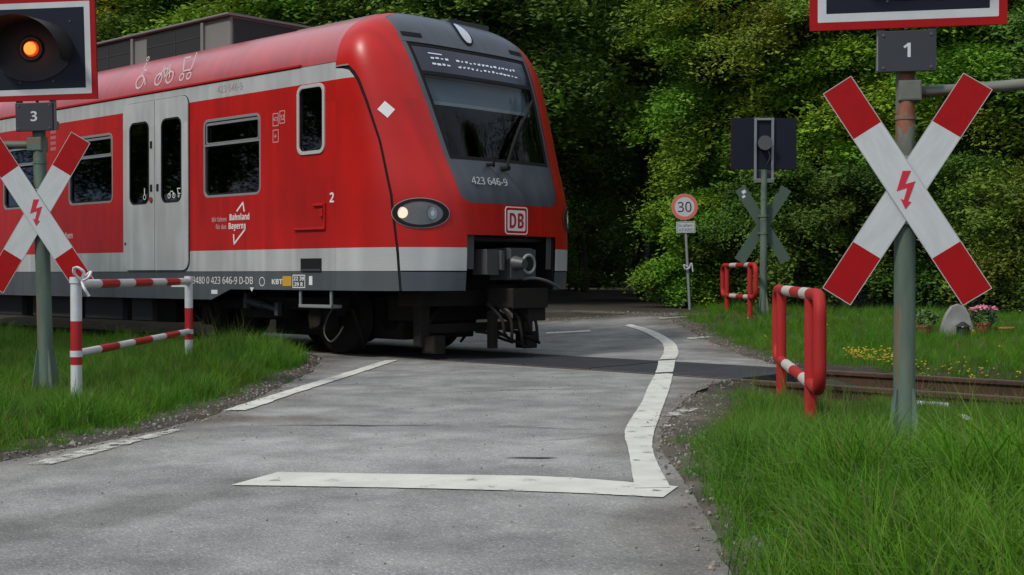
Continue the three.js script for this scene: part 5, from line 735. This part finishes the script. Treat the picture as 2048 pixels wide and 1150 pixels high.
plain(-0.9, 27.5, 9.5, 2.6, 2.2, 'deep', 'dark tree left of the path, half behind the train nose', { n: 5200 });
plain(0.4, 31, 12, 3.4, 2.5, 'deep', 'tall dark tree beyond the train nose', { n: 4800 });
plain(3.6, 36, 12, 2.4, 2.6, 'deep', 'dark tree deep along the path on its right');
plain(0.6, 38, 12, 1.6, 2.7, 'deep', 'dark tree deep along the path on its left');
plain(2.6, 46, 13, 0.4, 3.2, 'ivy', 'dark tree closing the end of the path');
plain(-1.8, 45, 13, 0.4, 3.2, 'ivy', 'dark tree left of the end of the path'); plain(6.5, 45, 13, 0.4, 3.2, 'ivy', 'dark tree right of the end of the path');
[[-3.6, 29.5, 11.5, 3, 2.4, 'olive', 'olive tree behind the train front windscreen'], [-6.0, 31, 11.5, 3.0, 2.5, 'fresh', 'green tree above the grey cooler on the train roof'], [-8.4, 33.5, 12, 3, 2.7, 'deep', 'dark tree above the middle of the train roof'], [-10.6, 35, 12, 3, 2.6, 'yellow', 'yellowish green tree above the dark roof boxes'], [-12.6, 36, 12, 3, 2.5, 'yellow', 'yellow green tree beside the lit signal board'], [-15.2, 38, 12.5, 3, 2.8, 'olive', 'olive tree behind the lit signal board'], [-18.2, 40, 13, 3, 3, 'deep', 'dark tree beyond the left border']].forEach(([x, d, h, b, r, hue, lab]) => plain(x, d, h, b, r, hue, lab));
[[-2.5, 38, 14, 2.5, 3.2, 'deep', 'far dark tree behind the train nose'], [-7, 40, 14.5, 2.5, 3.3, 'deep', 'far dark tree behind the middle roof'], [-11.6, 42.5, 15, 2.5, 3.4, 'deep', 'far dark tree behind the roof boxes'], [-16.5, 46, 16, 2.5, 3.6, 'deep', 'far dark tree behind the signal board'], [-21, 47, 16, 2.5, 3.8, 'deep', 'far dark tree past the left border']].forEach(([x, d, h, b, r, hue, lab]) => plain(x, d, h, b, r, hue, lab, { n: 4600, scale: 1.6 }));
// understorey either side of the path's far end, and the wood that goes on behind
[[-0.6, 33, 2.6, 1.3], [4.4, 31.5, 2.8, 1.3], [0.2, 41, 3.4, 1.8], [5.6, 39, 3.2, 1.7], [2.4, 50, 4, 2.4]].forEach(([x, d, h, r], i) => tree('shrub', ['low dark shrub on the left side of the forest path', 'low dark shrub on the right side of the forest path', 'dark undergrowth left of the far path bend', 'dark undergrowth right of the far path bend', 'dark undergrowth closing off the forest path'][i], x, d, { h, base: -0.1, rx: r, n: 2200, hue: HUES.ivy, spray: 2, trunkR: 0.05, blobs: 26, group: 'undergrowth along the forest path', cat: 'shrub', scale: 1.2, trunks: 3 }));
{ const L = [], C = []; for (let k = 0; k < 52000; k++) { const a = rr(-1, 1), x = a * 62, d = 66 - 0.22 * Math.abs(x) + rr(-5, 5) + 3 * noise(x * 0.2, 3); const top = 15 + 3 * noise(x * 0.25, 9); const y = top * rnd(); L.push(mtx(V(x, y, -d), eul(rr(-0.6, 0.6), rr(0, 6.3), rr(-0.6, 0.6)), rr(2.6, 4.2))); const w = rr(0.6, 1.3); C.push(rgb(0.05 * w, 0.115 * w, 0.016 * w)); } const w = instances('distant_wood', sprays[0], leafMat, L, scene, C); w.userData.label = 'dense green wood far behind the crossing'; }
// the wood goes on along the track outside the frame on both sides: the train's windows and windscreen mirror it
{ const src = scene.getObjectByName('deciduous_tree'), src2 = scene.getObjectByName('deciduous_tree_010');
  const spots = []; for (let k = 0; k < 11; k++) spots.push([-14 - k * 2.6, -4.2 + 1.6 * Math.sin(k * 2.1), 1]); for (let k = 0; k < 8; k++) spots.push([1.8 + k * 2.6, 21.5 + 1.2 * Math.sin(k * 1.7), 2]);
  spots.forEach(([s, n, w], k) => { const [x, d] = fromSN(s, n); if (w === 1 && Math.abs(x) < 0.45 * d + 2.5) return; const c = (k % 2 ? src : src2).clone(); c.name = numbered('deciduous_tree'); c.position.set(x, ground(x, d) - 0.1, -d); c.rotation.y = k * 1.3; const q = (k % 2 ? 1.55 : 1.0) * (1 + 0.12 * Math.sin(k * 3)); c.scale.set(q * 1.1, q * 1.05, q * 1.1); c.userData = { label: w === 1 ? 'tree of the row left of the frame, mirrored in the train side windows' : 'tree of the row right of the frame, mirrored in the windscreen', category: 'tree', group: w === 1 ? 'trees left of the frame' : 'trees right of the frame' }; scene.add(c); }); }
console.log('leaf sprays', leafCount);

scene.traverse((o) => { if (o.isMesh) { o.castShadow = true; o.receiveShadow = true; } });
renderer.render(scene, camera);
